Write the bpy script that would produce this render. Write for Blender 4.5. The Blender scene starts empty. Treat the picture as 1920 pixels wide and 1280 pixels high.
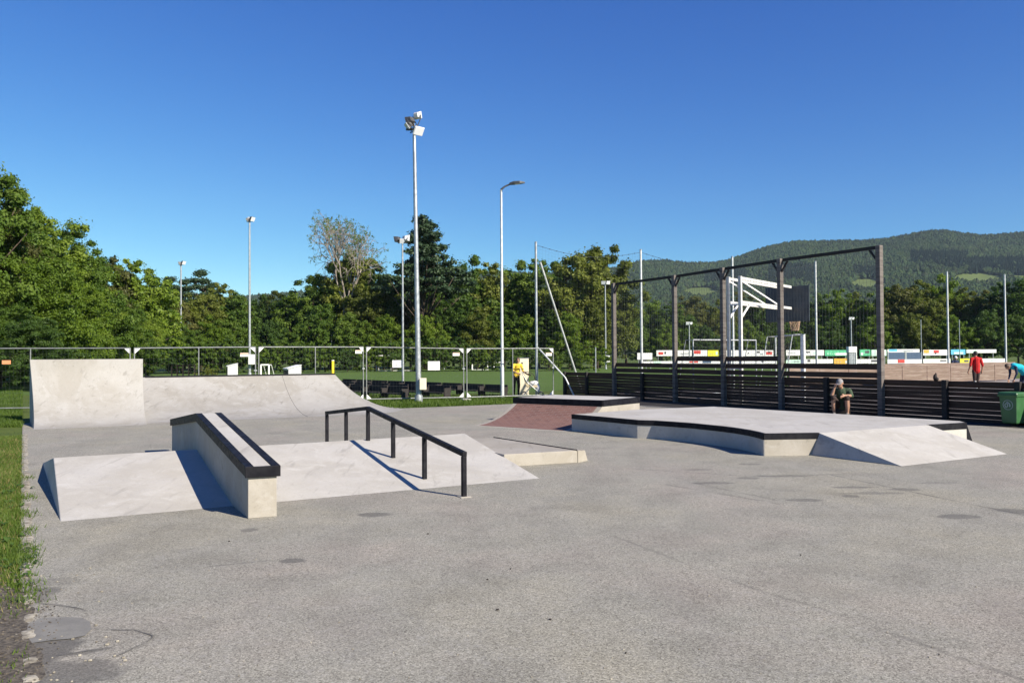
import bpy, bmesh, math, random
import numpy as np
from mathutils import Vector, Matrix

rnd = random.Random(7)
R = math.radians
scene = bpy.context.scene
col = scene.collection

# ------------------------------------------------------------------ camera
F_PX, EYE = 1500.0, 1.65
PITCH, ROLL = math.atan(28 / F_PX), R(-0.35)
cam_d = bpy.data.cameras.new('camera')
cam_d.sensor_width = 36.0
cam_d.lens = 36.0 * F_PX / 1920
cam_d.clip_start, cam_d.clip_end = 0.05, 20000
cam = bpy.data.objects.new('camera', cam_d)
col.objects.link(cam)
cam.matrix_world = Matrix.Translation((0, 0, EYE)) @ Matrix.Rotation(R(90) + PITCH, 4, 'X') @ Matrix.Rotation(ROLL, 4, 'Z')
scene.camera = cam

# ------------------------------------------------------------------ sky, sun, exposure
SUN_EL, SUN_AZ = R(32.5), R(130.5)          # azimuth clockwise from +Y
world = bpy.data.worlds.new("World")
scene.world = world
world.use_nodes = True
nt = world.node_tree
sky = nt.nodes.new('ShaderNodeTexSky')
sky.sky_type = 'NISHITA'
sky.sun_disc = False
sky.sun_elevation = SUN_EL
sky.sun_rotation = SUN_AZ
sky.altitude = 200
sky.air_density = 1.0
sky.dust_density = 0.0
sky.ozone_density = 3.0
bg = nt.nodes['Background']
bg.inputs['Strength'].default_value = 0.08
sep = nt.nodes.new('ShaderNodeSeparateColor')            # clear-day grade of the sky: deep zenith, pale blue horizon
cmb = nt.nodes.new('ShaderNodeCombineColor')
nt.links.new(sky.outputs['Color'], sep.inputs[0])
for i_, (g_, k_) in enumerate(((1.7, .164), (1.35, .376), (.8, 1.255))):
    pw = nt.nodes.new('ShaderNodeMath')
    pw.operation = 'POWER'
    nt.links.new(sep.outputs[i_], pw.inputs[0])
    pw.inputs[1].default_value = g_
    ml = nt.nodes.new('ShaderNodeMath')
    ml.operation = 'MULTIPLY'
    nt.links.new(pw.outputs[0], ml.inputs[0])
    ml.inputs[1].default_value = k_
    nt.links.new(ml.outputs[0], cmb.inputs[i_])
nt.links.new(cmb.outputs[0], bg.inputs['Color'])
sun_d = bpy.data.lights.new('sun', 'SUN')
sun_d.energy = 5.0
sun_d.angle = R(0.55)
sun_d.color = (1.0, 0.915, 0.785)
sun = bpy.data.objects.new('sun', sun_d)
col.objects.link(sun)
SV = Vector((math.sin(SUN_AZ) * math.cos(SUN_EL), math.cos(SUN_AZ) * math.cos(SUN_EL), math.sin(SUN_EL)))
sun.rotation_euler = SV.to_track_quat('Z', 'Y').to_euler()
sun.location = SV * 60
scene.view_settings.view_transform = 'Standard'
scene.view_settings.look = 'None'
scene.view_settings.gamma = 1
scene.view_settings.exposure = 0.9
scene.cycles.max_bounces = 6
scene.cycles.transparent_max_bounces = 8


# ------------------------------------------------------------------ survey helpers (photo measurements -> metres)
def ray(x, y):
    a, b = (x - 960) / F_PX, -(y - 640) / F_PX
    c, s = math.cos(ROLL), math.sin(ROLL)
    a, b = c * a - s * b, s * a + c * b
    return Vector((a, math.cos(PITCH) - b * math.sin(PITCH), math.sin(PITCH) + b * math.cos(PITCH)))


def G(x, y, z=0.0):
    d = ray(x, y)
    t = (z - EYE) / d.z
    return Vector((d.x * t, d.y * t, z))


def AT(x, y, Y):
    d = ray(x, y)
    t = Y / d.y
    return Vector((d.x * t, Y, EYE + d.z * t))


def PX(X, Y, Z):
    Z = Z - EYE
    dep = Y * math.cos(PITCH) + Z * math.sin(PITCH)
    up = -Y * math.sin(PITCH) + Z * math.cos(PITCH)
    a, b = X / dep, up / dep
    c, s = math.cos(-ROLL), math.sin(-ROLL)
    return 960 + F_PX * (c * a - s * b), 640 - F_PX * (s * a + c * b)


def on_line(px, p, d, py=660):
    """point of the ground line p + t d seen in photo column px"""
    q = ray(px, py)
    k = q.x / q.y
    t = (k * p.y - p.x) / (d.x - k * d.y)
    return Vector((p.x + t * d.x, p.y + t * d.y, 0)), t


U = Vector((math.cos(R(29.5)), math.sin(R(29.5)), 0))
V = Vector((-U.y, U.x, 0))
ZA = Vector((0, 0, 1))


# ------------------------------------------------------------------ node materials
class NM:
    def __init__(self, name):
        self.m = bpy.data.materials.new(name)
        self.m.use_nodes = True
        self.t = self.m.node_tree
        self.t.nodes.clear()
        self.out = self.t.nodes.new('ShaderNodeOutputMaterial')

    def n(self, typ, **kw):
        nd = self.t.nodes.new(typ)
        for k, v in kw.items():
            setattr(nd, k, v)
        return nd

    def l(self, a, b):
        self.t.links.new(a, b)

    def val(self, sock, v):
        if hasattr(v, 'node'):
            self.l(v, sock)
        else:
            sock.default_value = v

    def coords(self, kind='Object', scale=(1, 1, 1)):
        if kind == 'World':
            o = self.n('ShaderNodeNewGeometry').outputs['Position']
        else:
            o = self.n('ShaderNodeTexCoord').outputs[kind]
        if scale != (1, 1, 1):
            mp = self.n('ShaderNodeMapping')
            mp.inputs['Scale'].default_value = scale
            self.l(o, mp.inputs['Vector'])
            o = mp.outputs[0]
        return o

    def noise(self, vec, scale, detail=4, rough=.55, dist=0.0):
        nd = self.n('ShaderNodeTexNoise')
        nd.inputs['Scale'].default_value = scale
        nd.inputs['Detail'].default_value = detail
        nd.inputs['Roughness'].default_value = rough
        nd.inputs['Distortion'].default_value = dist
        self.l(vec, nd.inputs['Vector'])
        return nd.outputs['Fac']

    def voro(self, vec, scale, out='Color', feature='F1'):
        nd = self.n('ShaderNodeTexVoronoi', feature=feature)
        nd.inputs['Scale'].default_value = scale
        self.l(vec, nd.inputs['Vector'])
        return nd.outputs[out]

    def ramp(self, fac, stops):
        nd = self.n('ShaderNodeValToRGB')
        cr = nd.color_ramp
        while len(cr.elements) < len(stops):
            cr.elements.new(0.5)
        for e, (p, c) in zip(cr.elements, stops):
            e.position = p
            e.color = c if len(c) == 4 else (*c, 1)
        self.l(fac, nd.inputs['Fac'])
        return nd.outputs['Color']

    def mix(self, fac, a, b, mode='MIX'):
        nd = self.n('ShaderNodeMix', data_type='RGBA', blend_type=mode)
        self.val(nd.inputs[0], fac)
        for s, v in ((nd.inputs[6], a), (nd.inputs[7], b)):
            if hasattr(v, 'node'):
                self.l(v, s)
            else:
                s.default_value = (*v, 1) if len(v) == 3 else v
        return nd.outputs[2]

    def math(self, op, a, b=None, clamp=False):
        nd = self.n('ShaderNodeMath', operation=op, use_clamp=clamp)
        self.val(nd.inputs[0], a)
        if b is not None:
            self.val(nd.inputs[1], b)
        return nd.outputs[0]

    def mrange(self, v, a, b, c, d, smooth=True):
        nd = self.n('ShaderNodeMapRange')
        if smooth:
            nd.interpolation_type = 'SMOOTHSTEP'
        self.l(v, nd.inputs['Value'])
        for i, x in zip((1, 2, 3, 4), (a, b, c, d)):
            nd.inputs[i].default_value = x
        return nd.outputs[0]

    def bump(self, h, strength, dist=.01):
        nd = self.n('ShaderNodeBump')
        nd.inputs['Strength'].default_value = strength
        nd.inputs['Distance'].default_value = dist
        self.l(h, nd.inputs['Height'])
        return nd.outputs[0]

    def bsdf(self, color, rough=.8, metal=0.0, normal=None, spec=.5):
        b = self.n('ShaderNodeBsdfPrincipled')
        if hasattr(color, 'node'):
            self.l(color, b.inputs['Base Color'])
        else:
            b.inputs['Base Color'].default_value = (*color, 1)
        self.val(b.inputs['Roughness'], rough)
        b.inputs['Metallic'].default_value = metal
        b.inputs['Specular IOR Level'].default_value = spec
        if normal:
            self.l(normal, b.inputs['Normal'])
        self.l(b.outputs[0], self.out.inputs['Surface'])
        return b


def simple(name, c1, c2=None, scale=6.0, rough=.7, metal=0.0, bump=0.0, bscale=40, spec=.5, stretch=(1, 1, 1)):
    k = NM(name)
    v = k.coords('Object', stretch)
    c = k.mix(k.mrange(k.noise(v, scale, 5), .35, .65, 0, 1), c1, c2 or tuple(x * .8 for x in c1))
    nrm = k.bump(k.noise(v, bscale, 4), bump) if bump else None
    rr = k.mrange(k.noise(v, scale * 2.3, 3), .3, .7, max(rough - .1, .05), min(rough + .1, 1))
    k.bsdf(c, rr, metal, nrm, spec)
    return k.m


def concrete(name, c1, c2, c3, seed=0.0, streak=(1, 1, 1)):
    c1, c2, c3 = [tuple(x * .77 for x in c) for c in (c1, c2, c3)]
    k = NM(name)
    w = k.coords('World')
    mp = k.n('ShaderNodeMapping')
    mp.inputs['Location'].default_value = (seed, seed * 1.7, seed * .3)
    mp.inputs['Scale'].default_value = streak
    k.l(w, mp.inputs['Vector'])
    v = mp.outputs[0]
    big = k.noise(v, .9, 5, .6, .6)
    mid = k.noise(v, 3.1, 6, .65, 1.2)
    fine = k.noise(w, 60, 3, .6)
    c = k.mix(k.mrange(big, .38, .62, 0, 1), c1, c2)
    c = k.mix(k.mrange(mid, .5, .72, 0, .75), c, c3)
    tro = k.noise(v, 9, 3, .5, 2.5)
    c = k.mix(k.mrange(tro, .55, .7, 0, .3), c, tuple(x * .82 for x in c2))
    c = k.mix(k.mrange(fine, .3, .7, 0, .16), c, (.2, .19, .17))
    hair = k.voro(v, 2.2, 'Distance', 'DISTANCE_TO_EDGE')
    c = k.mix(k.mrange(k.math('ADD', hair, k.math('MULTIPLY', mid, .02)), .008, .016, .18, 0), c, (.25, .23, .2))
    rot = k.n('ShaderNodeMapping')
    rot.inputs['Rotation'].default_value = (0, 0, R(-29.5))
    rot.inputs['Scale'].default_value = (2.6, .35, 2.0)
    k.l(w, rot.inputs['Vector'])
    scf = k.noise(rot.outputs[0], 3.0, 4, .6, .5)
    c = k.mix(k.mrange(scf, .57, .72, 0, .5), c, tuple(x * .62 for x in c2))
    sp = k.noise(w, 17, 2, .5)
    c = k.mix(k.mrange(sp, .70, .76, 0, .35), c, tuple(x * .55 for x in c2))
    h = k.math('ADD', k.math('MULTIPLY', mid, .6), k.math('MULTIPLY', fine, .4))
    k.bsdf(c, k.mrange(mid, .3, .7, .6, .85), 0, k.bump(h, .25, .006), .4)
    return k.m


M = {}
M['conc'] = concrete('smooth_concrete', (.57, .545, .497), (.505, .475, .418), (.61, .592, .555), 3)
M['conc_warm'] = concrete('stained_concrete', (.40, .386, .362), (.335, .315, .28), (.44, .428, .41), 11, (1, 1, .6))
M['conc_cream'] = concrete('formed_concrete', (.45, .412, .352), (.38, .343, .28), (.49, .455, .40), 23)
M['steel_black'] = simple('black_steel', (.006, .006, .009), (.014, .014, .017), 9, .6, 0.0, .05, 60, .12)
M['galv'] = simple('galvanised_steel', (.42, .44, .45), (.30, .32, .33), 8, .45, .6)
M['galv_pale'] = simple('pale_galvanised_steel', (.56, .58, .57), (.44, .46, .46), 8, .5, .3)
M['white'] = simple('white_paint', (.80, .80, .78), (.70, .70, .67), 5, .5)
M['cream'] = simple('cream_paint', (.74, .68, .52), (.68, .62, .47), 5, .5)
M['lamp_dark'] = simple('dark_lamp_housing', (.03, .032, .035), (.06, .06, .065), 10, .5)
M['lamp_grey'] = simple('grey_lamp_housing', (.55, .56, .57), (.45, .46, .47), 10, .4, .2)
M['glass'] = simple('lamp_glass', (.75, .77, .80), (.70, .72, .75), 3, .1, 0, 0, 40, .9)
M['yellow'] = simple('yellow_paint', (.75, .56, .02), (.68, .5, .02), 5, .5)
M['red_print'] = simple('red_print', (.55, .05, .04), (.5, .04, .03), 5, .6)
M['orange_sign'] = simple('orange_print', (.75, .30, .14), (.7, .26, .12), 5, .6)
M['bark'] = simple('tree_bark', (.10, .075, .055), (.055, .042, .033), 6, .9, 0, .5, 14, .2, (1, 1, .25))
M['bark_pale'] = simple('pale_tree_bark', (.24, .17, .12), (.14, .10, .075), 6, .9, 0, .5, 14, .2, (1, 1, .25))
M['twig'] = simple('grey_twigs', (.26, .23, .19), (.19, .165, .14), 6, .9)
M['net'] = simple('dark_net_cord', (.02, .03, .035), (.03, .04, .045), 6, .8)
M['net_grey'] = simple('grey_net_cord', (.055, .065, .06), (.07, .08, .075), 6, .8)
M['wire'] = simple('dull_fence_wire', (.07, .08, .075), (.10, .11, .105), 6, .7)
M['frame'] = simple('dull_galvanised_tube', (.24, .25, .245), (.18, .19, .185), 8, .6, .3)
M['kerb'] = simple('worn_kerb_stone', (.36, .33, .265), (.15, .13, .095), 11, .95, 0, .8, 45)
M['stone'] = simple('pale_kerb_stone', (.44, .40, .32), (.24, .21, .155), 9, .9, 0, .7, 25)


def planks(name, c1, c2, c3):
    k = NM(name)
    w = k.coords('World')
    v = k.coords('World', (1.2, 1.2, 22))
    g = k.noise(v, 1.6, 6, .65, .8)
    c = k.mix(k.mrange(g, .35, .65, 0, 1), c1, c2)
    b = k.noise(k.coords('World', (.5, .5, 7)), 1.5, 2)
    c = k.mix(k.mrange(b, .5, .65, 0, .7), c, c3)
    k.bsdf(c, .7, 0, k.bump(g, .35, .006), .3)
    return k.m


M['plank_dark'] = planks('dark_stained_planks', (.036, .021, .013), (.058, .033, .021), (.068, .032, .020))
M['plank_post'] = planks('dark_stained_posts', (.018, .016, .016), (.028, .024, .022), (.03, .022, .02))
M['post_pale'] = planks('weathered_posts', (.10, .088, .08), (.16, .14, .125), (.07, .055, .05))
M['plank_brown'] = planks('weathered_brown_planks', (.20, .145, .115), (.145, .10, .078), (.26, .205, .17))
M['timber_black'] = planks('dark_bench_boards', (.016, .013, .012), (.028, .022, .019), (.02, .016, .014))


def asphalt():
    k = NM('old_asphalt')
    w = k.coords('World')
    vc = k.n('ShaderNodeSeparateColor')
    k.l(k.voro(w, 130), vc.inputs[0])
    grain = vc.outputs[0]
    c = k.ramp(grain, [(0, (.108, .101, .083)), (.3, (.200, .190, .160)), (.72, (.264, .253, .214)), (1, (.365, .352, .302))])
    vd = k.n('ShaderNodeSeparateColor')
    k.l(k.voro(w, 38), vd.inputs[0])
    c = k.mix(k.mrange(vd.outputs[1], .78, 1, 0, .35), c, (.285, .275, .258))
    tint = k.noise(w, .33, 4, .6)
    c = k.mix(1, c, k.ramp(tint, [(.3, (1.05, .98, .98)), (.5, (1.0, 1.0, .99)), (.7, (1.05, 1.02, .93))]), 'MULTIPLY')
    wear = k.noise(w, 1.4, 6, .65, .4)
    c = k.mix(1, c, k.ramp(wear, [(.25, (.80, .79, .77)), (.5, (1, 1, 1)), (.75, (1.15, 1.14, 1.13))]), 'MULTIPLY')
    tr = k.noise(k.coords('World', (.9, .13, 1)), 1.1, 4)
    c = k.mix(k.mrange(tr, .52, .72, 0, .16), c, (.285, .275, .258))
    dirt = k.noise(w, .55, 5, .7, .8)
    c = k.mix(k.mrange(dirt, .56, .72, 0, .32), c, (.17, .155, .125))
    # old stains
    blob = k.noise(w, 6, 3, .6)
    mask = None
    for (x, y, rx, ry, st) in STAINS:
        p = G(x, y)
        s = k.n('ShaderNodeVectorMath', operation='SUBTRACT')
        k.l(w, s.inputs[0])
        s.inputs[1].default_value = p
        mm = k.n('ShaderNodeVectorMath', operation='MULTIPLY')
        k.l(s.outputs[0], mm.inputs[0])
        mm.inputs[1].default_value = (1 / rx, 1 / ry, 0)
        ln = k.n('ShaderNodeVectorMath', operation='LENGTH')
        k.l(mm.outputs[0], ln.inputs[0])
        d = k.math('ADD', ln.outputs['Value'], k.math('MULTIPLY', k.math('SUBTRACT', blob, .5), 1.1))
        f = k.mrange(d, .75, 1.1, st, 0)
        mask = f if mask is None else k.math('MAXIMUM', mask, f)
    smask = None
    for pts_, wd, st in SEAMS:
        P_ = [G(*q) for q in pts_]
        for a_, b_ in zip(P_, P_[1:]):
            ab = b_ - a_
            sub = k.n('ShaderNodeVectorMath', operation='SUBTRACT')
            k.l(w, sub.inputs[0])
            sub.inputs[1].default_value = a_
            dt = k.n('ShaderNodeVectorMath', operation='DOT_PRODUCT')
            k.l(sub.outputs[0], dt.inputs[0])
            dt.inputs[1].default_value = ab / ab.length_squared
            tt = k.math('MULTIPLY', dt.outputs['Value'], 1.0, True)
            sc = k.n('ShaderNodeVectorMath', operation='SCALE')
            sc.inputs[0].default_value = ab
            k.l(tt, sc.inputs['Scale'])
            df = k.n('ShaderNodeVectorMath', operation='DISTANCE')
            k.l(sub.outputs[0], df.inputs[0])
            k.l(sc.outputs[0], df.inputs[1])
            dd = k.math('ADD', df.outputs['Value'], k.math('MULTIPLY', k.math('SUBTRACT', k.noise(w, 11, 3), .5), wd * 1.6))
            f = k.mrange(dd, wd * .2, wd, st, 0)
            smask = f if smask is None else k.math('MAXIMUM', smask, f)
    smask = k.math('MULTIPLY', smask, k.mrange(k.noise(w, 2.3, 4), .36, .56, .15, 1))
    c = k.mix(smask, c, (.085, .08, .07))
    c = k.mix(mask, c, (.07, .066, .061))
    h = k.math('ADD', k.math('MULTIPLY', grain, .6), wear)
    k.bsdf(c, k.mrange(wear, .3, .7, .78, .95), 0, k.bump(h, .35, .006), .35)
    return k.m


STAINS = [(700, 964, .19, .13, .6), (468, 993, .10, .09, .55), (548, 1051, .11, .08, .65), (1335, 905, .30, .10, .5),
          (1400, 896, .16, .10, .5), (1470, 892, .40, .10, .45), (1510, 937, .22, .10, .55), (1600, 913, .30, .08, .5),
          (1697, 917, .18, .12, .5), (1800, 968, .25, .12, .55), (1640, 924, .40, .09, .4), (1405, 870, .2, .1, .4),
          (1310, 880, .25, .1, .35), (1895, 957, .2, .13, .45), (60, 1225, .22, .45, .75), (110, 1262, .34, .20, .6),
          (40, 1120, .22, .30, .55), (95, 1090, .25, .12, .3), (1595, 930, .1, .1, .5), (1760, 905, .3, .1, .3)]
SEAMS = [([(1150, 1004), (1330, 1072), (1440, 1112), (1560, 1146), (1660, 1182), (1780, 1225), (1935, 1279)], .035, .38),
         ([(1560, 890), (1740, 928), (1925, 966)], .035, .6), ([(1250, 908), (1460, 944)], .05, .4), ([(1300, 905), (1480, 942)], .05, .35),
         ([(1180, 878), (1420, 893), (1580, 888)], .06, .32), ([(1500, 875), (1720, 905)], .04, .3), ([(395, 1061), (545, 1046)], .022, .6),
         ([(60, 1128), (110, 1134), (160, 1144)], .024, .45), ([(165, 1178), (250, 1181), (288, 1191), (275, 1204), (215, 1230)], .024, .45),
         ([(60, 1236), (130, 1226), (195, 1216)], .045, .7), ([(290, 1216), (395, 1212)], .025, .35)]
M['asphalt'] = asphalt()
M['patch'] = simple('grey_asphalt_patch', (.15, .145, .132), (.185, .178, .16), 8, .98, 0, .4, 120)
M['crack'] = simple('dark_crack', (.085, .08, .07), (.12, .112, .10), 30, .95)
M['crack_faint'] = simple('faint_seam', (.175, .168, .152), (.205, .198, .182), 30, .95)


def grass(name, cols, sc=1.0):
    cols = [tuple(x * .82 for x in c) for c in cols]
    k = NM(name)
    w = k.coords('World')
    big = k.noise(w, .05 * sc, 4, .6)
    mid = k.noise(w, 1.1 * sc, 5, .65)
    fine = k.noise(k.coords('World', (1, .5, 1)), 28 * sc, 4, .7)
    c = k.mix(k.mrange(big, .35, .65, 0, 1), cols[0], cols[1])
    c = k.mix(k.mrange(mid, .42, .68, 0, .8), c, cols[2])
    c = k.mix(k.mrange(fine, .4, .7, 0, .7), c, cols[3])
    h = k.math('ADD', fine, mid)
    k.bsdf(c, .9, 0, k.bump(h, .8, .06), .15)
    return k.m


M['lawn'] = grass('rough_grass', ((.085, .130, .022), (.105, .145, .028), (.065, .110, .018), (.14, .165, .045)))
M['pitch'] = grass('mown_pitch_grass', ((.085, .150, .030), (.10, .165, .034), (.078, .138, .026), (.115, .17, .045)), .7)
M['path'] = simple('tan_gravel', (.40, .32, .21), (.33, .26, .17), 2, .95, 0, .3, 60)
M['court'] = simple('court_surface', (.21, .18, .165), (.25, .22, .2), 2, .95, 0, .2, 60)
M['meadow'] = grass('hill_meadow', ((.10, .145, .04), (.12, .16, .045), (.09, .13, .035), (.14, .17, .055)), .05)
M['fence_shade'] = simple('painted_fence_shade', (.022, .018, .015), (.04, .034, .028), 7, .95, 0, .5, 40)  # near-black colour standing in for shade at the plank fence foot
M['dirt'] = simple('bare_soil', (.045, .036, .027), (.13, .11, .082), 34, .95, 0, 1.0, 90)


def foliage(name, dark, mid, light, trans=.42):
    dark, mid, light = [tuple(x * 1.5 for x in c) for c in (dark, mid, light)]
    k = NM(name)
    w = k.coords('Object')
    info = k.n('ShaderNodeObjectInfo').outputs['Random']
    n1 = k.noise(w, .55, 3)
    n2 = k.noise(w, 3.0, 3)
    f = k.math('ADD', k.math('MULTIPLY', n1, .65), k.math('ADD', k.math('MULTIPLY', n2, .35), k.math('MULTIPLY', k.math('SUBTRACT', info, .5), .22)))
    c = k.ramp(f, [(.32, dark), (.52, mid), (.70, light)])
    d = k.bsdf(c, .55, 0, None, .25)
    tr = k.n('ShaderNodeBsdfTranslucent')
    k.l(k.mix(1, c, (1.25, 1.35, .6), 'MULTIPLY'), tr.inputs['Color'])
    ms = k.n('ShaderNodeMixShader')
    ms.inputs[0].default_value = trans
    k.l(d.outputs[0], ms.inputs[1])
    k.l(tr.outputs[0], ms.inputs[2])
    k.l(ms.outputs[0], k.out.inputs['Surface'])
    return k.m


M['leaf_fresh'] = foliage('fresh_green_leaves', (.045, .078, .008), (.080, .122, .011), (.125, .165, .021))
M['leaf_mid'] = foliage('mid_green_leaves', (.031, .060, .009), (.056, .095, .012), (.092, .130, .019))
M['leaf_dark'] = foliage('dark_green_leaves', (.024, .048, .010), (.042, .075, .014), (.066, .10, .02))
M['leaf_olive'] = foliage('olive_leaves', (.050, .062, .011), (.085, .102, .016), (.125, .140, .026))
M['leaf_brown'] = foliage('bronze_young_leaves', (.046, .052, .014), (.076, .080, .021), (.11, .110, .03))
M['needle'] = foliage('pine_needles', (.012, .026, .012), (.022, .040, .016), (.036, .056, .022), .1)
M['blade'] = foliage('grass_blades', (.036, .064, .009), (.062, .096, .014), (.095, .125, .028), .4)


# ------------------------------------------------------------------ mesh building
WL = {}


def tag(o, label=None, cat=None, group=None, kind=None):
    for k, v in (('label', label), ('category', cat), ('group', group), ('kind', kind)):
        if v:
            o[k] = v
    return o


def empty(name, loc, label, cat, group=None):
    o = bpy.data.objects.new(name, None)
    o.empty_display_size = .2
    col.objects.link(o)
    o.location = loc
    WL[o.name] = Vector(loc)
    return tag(o, label, cat, group)


def link_mesh(name, me, parent, mats):
    for m in (mats if isinstance(mats, (list, tuple)) else [mats]):
        me.materials.append(m)
    o = bpy.data.objects.new(name, me)
    col.objects.link(o)
    off = Vector((0, 0, 0))
    if parent is not None:
        o.parent = parent
        off = WL.get(parent.name, off)
        WL[o.name] = off
        me.transform(Matrix.Translation(-off))
    return o


class MB:
    def __init__(self):
        self.v, self.f, self.mi = [], [], []

    def add(self, vs, fs, mi=0):
        b = len(self.v)
        self.v += [tuple(x) for x in vs]
        for f in fs:
            self.f.append([b + i for i in f])
            self.mi.append(mi)
        return self

    def hexa(self, p, mi=0):   # 4 bottom ccw, 4 top ccw
        return self.add(p, [(3, 2, 1, 0), (4, 5, 6, 7), (0, 1, 5, 4), (1, 2, 6, 5), (2, 3, 7, 6), (3, 0, 4, 7)], mi)

    def box(self, c, sx, sy, sz, ux=Vector((1, 0, 0)), uy=None, uz=ZA, mi=0):
        c = Vector(c)
        ux = Vector(ux).normalized()
        uz = Vector(uz).normalized()
        uy = Vector(uy).normalized() if uy is not None else uz.cross(ux).normalized()
        a, b, d = ux * sx / 2, uy * sy / 2, uz * sz / 2
        return self.hexa([c - a - b - d, c + a - b - d, c + a + b - d, c - a + b - d,
                          c - a - b + d, c + a - b + d, c + a + b + d, c - a + b + d], mi)

    def beam(self, p, q, w, h, up=ZA, mi=0):   # box from p to q
        p, q = Vector(p), Vector(q)
        d = (q - p)
        L = d.length
        d.normalize()
        s = d.cross(Vector(up))
        if s.length < 1e-4:
            s = d.cross(Vector((1, 0, 0)))
        s.normalize()
        return self.box((p + q) / 2, L, w, h, d, None, s.cross(d), mi)

    def prism(self, pts, z0, z1, mi=0):
        n = len(pts)
        vs = [(p[0], p[1], z0) for p in pts] + [(p[0], p[1], z1) for p in pts]
        fs = [list(range(n))[::-1], list(range(n, 2 * n))] + [(i, (i + 1) % n, n + (i + 1) % n, n + i) for i in range(n)]
        return self.add(vs, fs, mi)

    def tube(self, pts, rs, n=10, mi=0, caps=True):
        pts = [Vector(p) for p in pts]
        if not isinstance(rs, (list, tuple)):
            rs = [rs] * len(pts)
        rings = []
        ref = None
        for i, p in enumerate(pts):
            a = pts[max(i - 1, 0)]
            b = pts[min(i + 1, len(pts) - 1)]
            d = (b - a).normalized()
            if ref is None:
                ref = Vector((0, 0, 1)) if abs(d.z) < .9 else Vector((1, 0, 0))
            s = d.cross(ref).normalized()
            ref = s.cross(d).normalized()
            rings.append([p + (s * math.cos(t) + ref * math.sin(t)) * rs[i] for t in [2 * math.pi * j / n for j in range(n)]])
        vs = [v for r in rings for v in r]
        fs = []
        for i in range(len(pts) - 1):
            for j in range(n):
                k = (j + 1) % n
                fs.append((i * n + j, i * n + k, (i + 1) * n + k, (i + 1) * n + j))
        if caps:
            fs.append(tuple(range(n))[::-1])
            fs.append(tuple(range((len(pts) - 1) * n, len(pts) * n)))
        return self.add(vs, fs, mi)

    def ball(self, c, r, n=10, m=7, mi=0, rot=None):
        c = Vector(c)
        if not isinstance(r, (list, tuple, Vector)):
            r = (r, r, r)
        vs = []
        for i in range(m + 1):
            ph = math.pi * i / m
            for j in range(n):
                t = 2 * math.pi * j / n
                p = Vector((r[0] * math.sin(ph) * math.cos(t), r[1] * math.sin(ph) * math.sin(t), r[2] * math.cos(ph)))
                vs.append(c + (rot @ p if rot else p))
        fs = []
        for i in range(m):
            for j in range(n):
                k = (j + 1) % n
                fs.append((i * n + j, (i + 1) * n + j, (i + 1) * n + k, i * n + k))
        return self.add(vs, fs, mi)

    def build(self, name, mats, parent=None, smooth=False, bevel=0.0, merge=False):
        me = bpy.data.meshes.new(name)
        me.from_pydata(self.v, [], self.f)
        if any(self.mi):
            me.polygons.foreach_set('material_index', self.mi)
        if merge or smooth:
            bm = bmesh.new()
            bm.from_mesh(me)
            bmesh.ops.remove_doubles(bm, verts=bm.verts, dist=1e-4)
            bmesh.ops.recalc_face_normals(bm, faces=bm.faces)
            bm.to_mesh(me)
            bm.free()
        if smooth:
            me.polygons.foreach_set('use_smooth', [True] * len(me.polygons))
            try:
                me.set_sharp_from_angle(angle=R(40))
            except Exception:
                pass
        me.update()
        o = link_mesh(name, me, parent, mats)
        if bevel:
            b = o.modifiers.new('bevel', 'BEVEL')
            b.width = bevel
            b.segments = 2
            b.limit_method = 'ANGLE'
            b.angle_limit = R(30)
        return o


def copy_tree(o, parent=None):
    c = o.copy()
    col.objects.link(c)
    if parent is not None:
        c.parent = parent
    for ch in list(o.children):
        copy_tree(ch, c)
    return c


def sheet(name, pts, z, mat, kind='structure'):
    b = MB()
    b.add([(p[0], p[1], z) for p in pts], [list(range(len(pts)))])
    o = b.build(name, mat, None)
    bm = bmesh.new()
    bm.from_mesh(o.data)
    bmesh.ops.recalc_face_normals(bm, faces=bm.faces)
    for f in bm.faces:
        if f.normal.z < 0:
            f.normal_flip()
    bmesh.ops.triangulate(bm, faces=bm.faces)
    bm.to_mesh(o.data)
    bm.free()
    return tag(o, kind=kind)


# ================================================================== GROUND
sheet('ground', [(-6000, -300), (6000, -300), (6000, 9000), (-6000, 9000)], -.016, M['lawn'])
K0 = G(36, 1200)
K1 = G(42, 806)
KD = (K1 - K0).normalized()
FP = G(1655, 780)                                   # foot of the near corner post of the plank fence
FD = Vector((math.cos(R(-59)), math.sin(R(-59)), 0))  # fence direction, towards the camera
edge = [K0 - KD * 11, K1 + KD * 2.2, G(300, 771), G(700, 768), G(745, 765.5), G(850, 761.5), G(962, 757), G(1010, 748), FP - FD * 15.0, FP + FD * 30, Vector((24, -8, 0))]
sheet('asphalt', edge, 0.0, M['asphalt'])
NB = Vector((1.04, 34.28, 0))                        # foot of the first ball-net pole
cw0, _ = on_line(1060, NB, U)
sheet('court', [FP - FD * 14.2, NB + U * 3.0, NB + U * 60, FP + FD * 6 + U * 60, FP + FD * 6], -.004, M['court'])
sheet('pitch', [(-140, 46), (-28, 38), (-8, 35.5), (0, 36), (8, 46), (46, 62), (150, 62), (150, 118), (40, 112), (-30, 108), (-140, 112)], -.012, M['pitch'])
sheet('path', [G(-420, 733), G(75, 717.2), G(75, 714.0), G(-420, 722)], -.008, M['path'])

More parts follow.
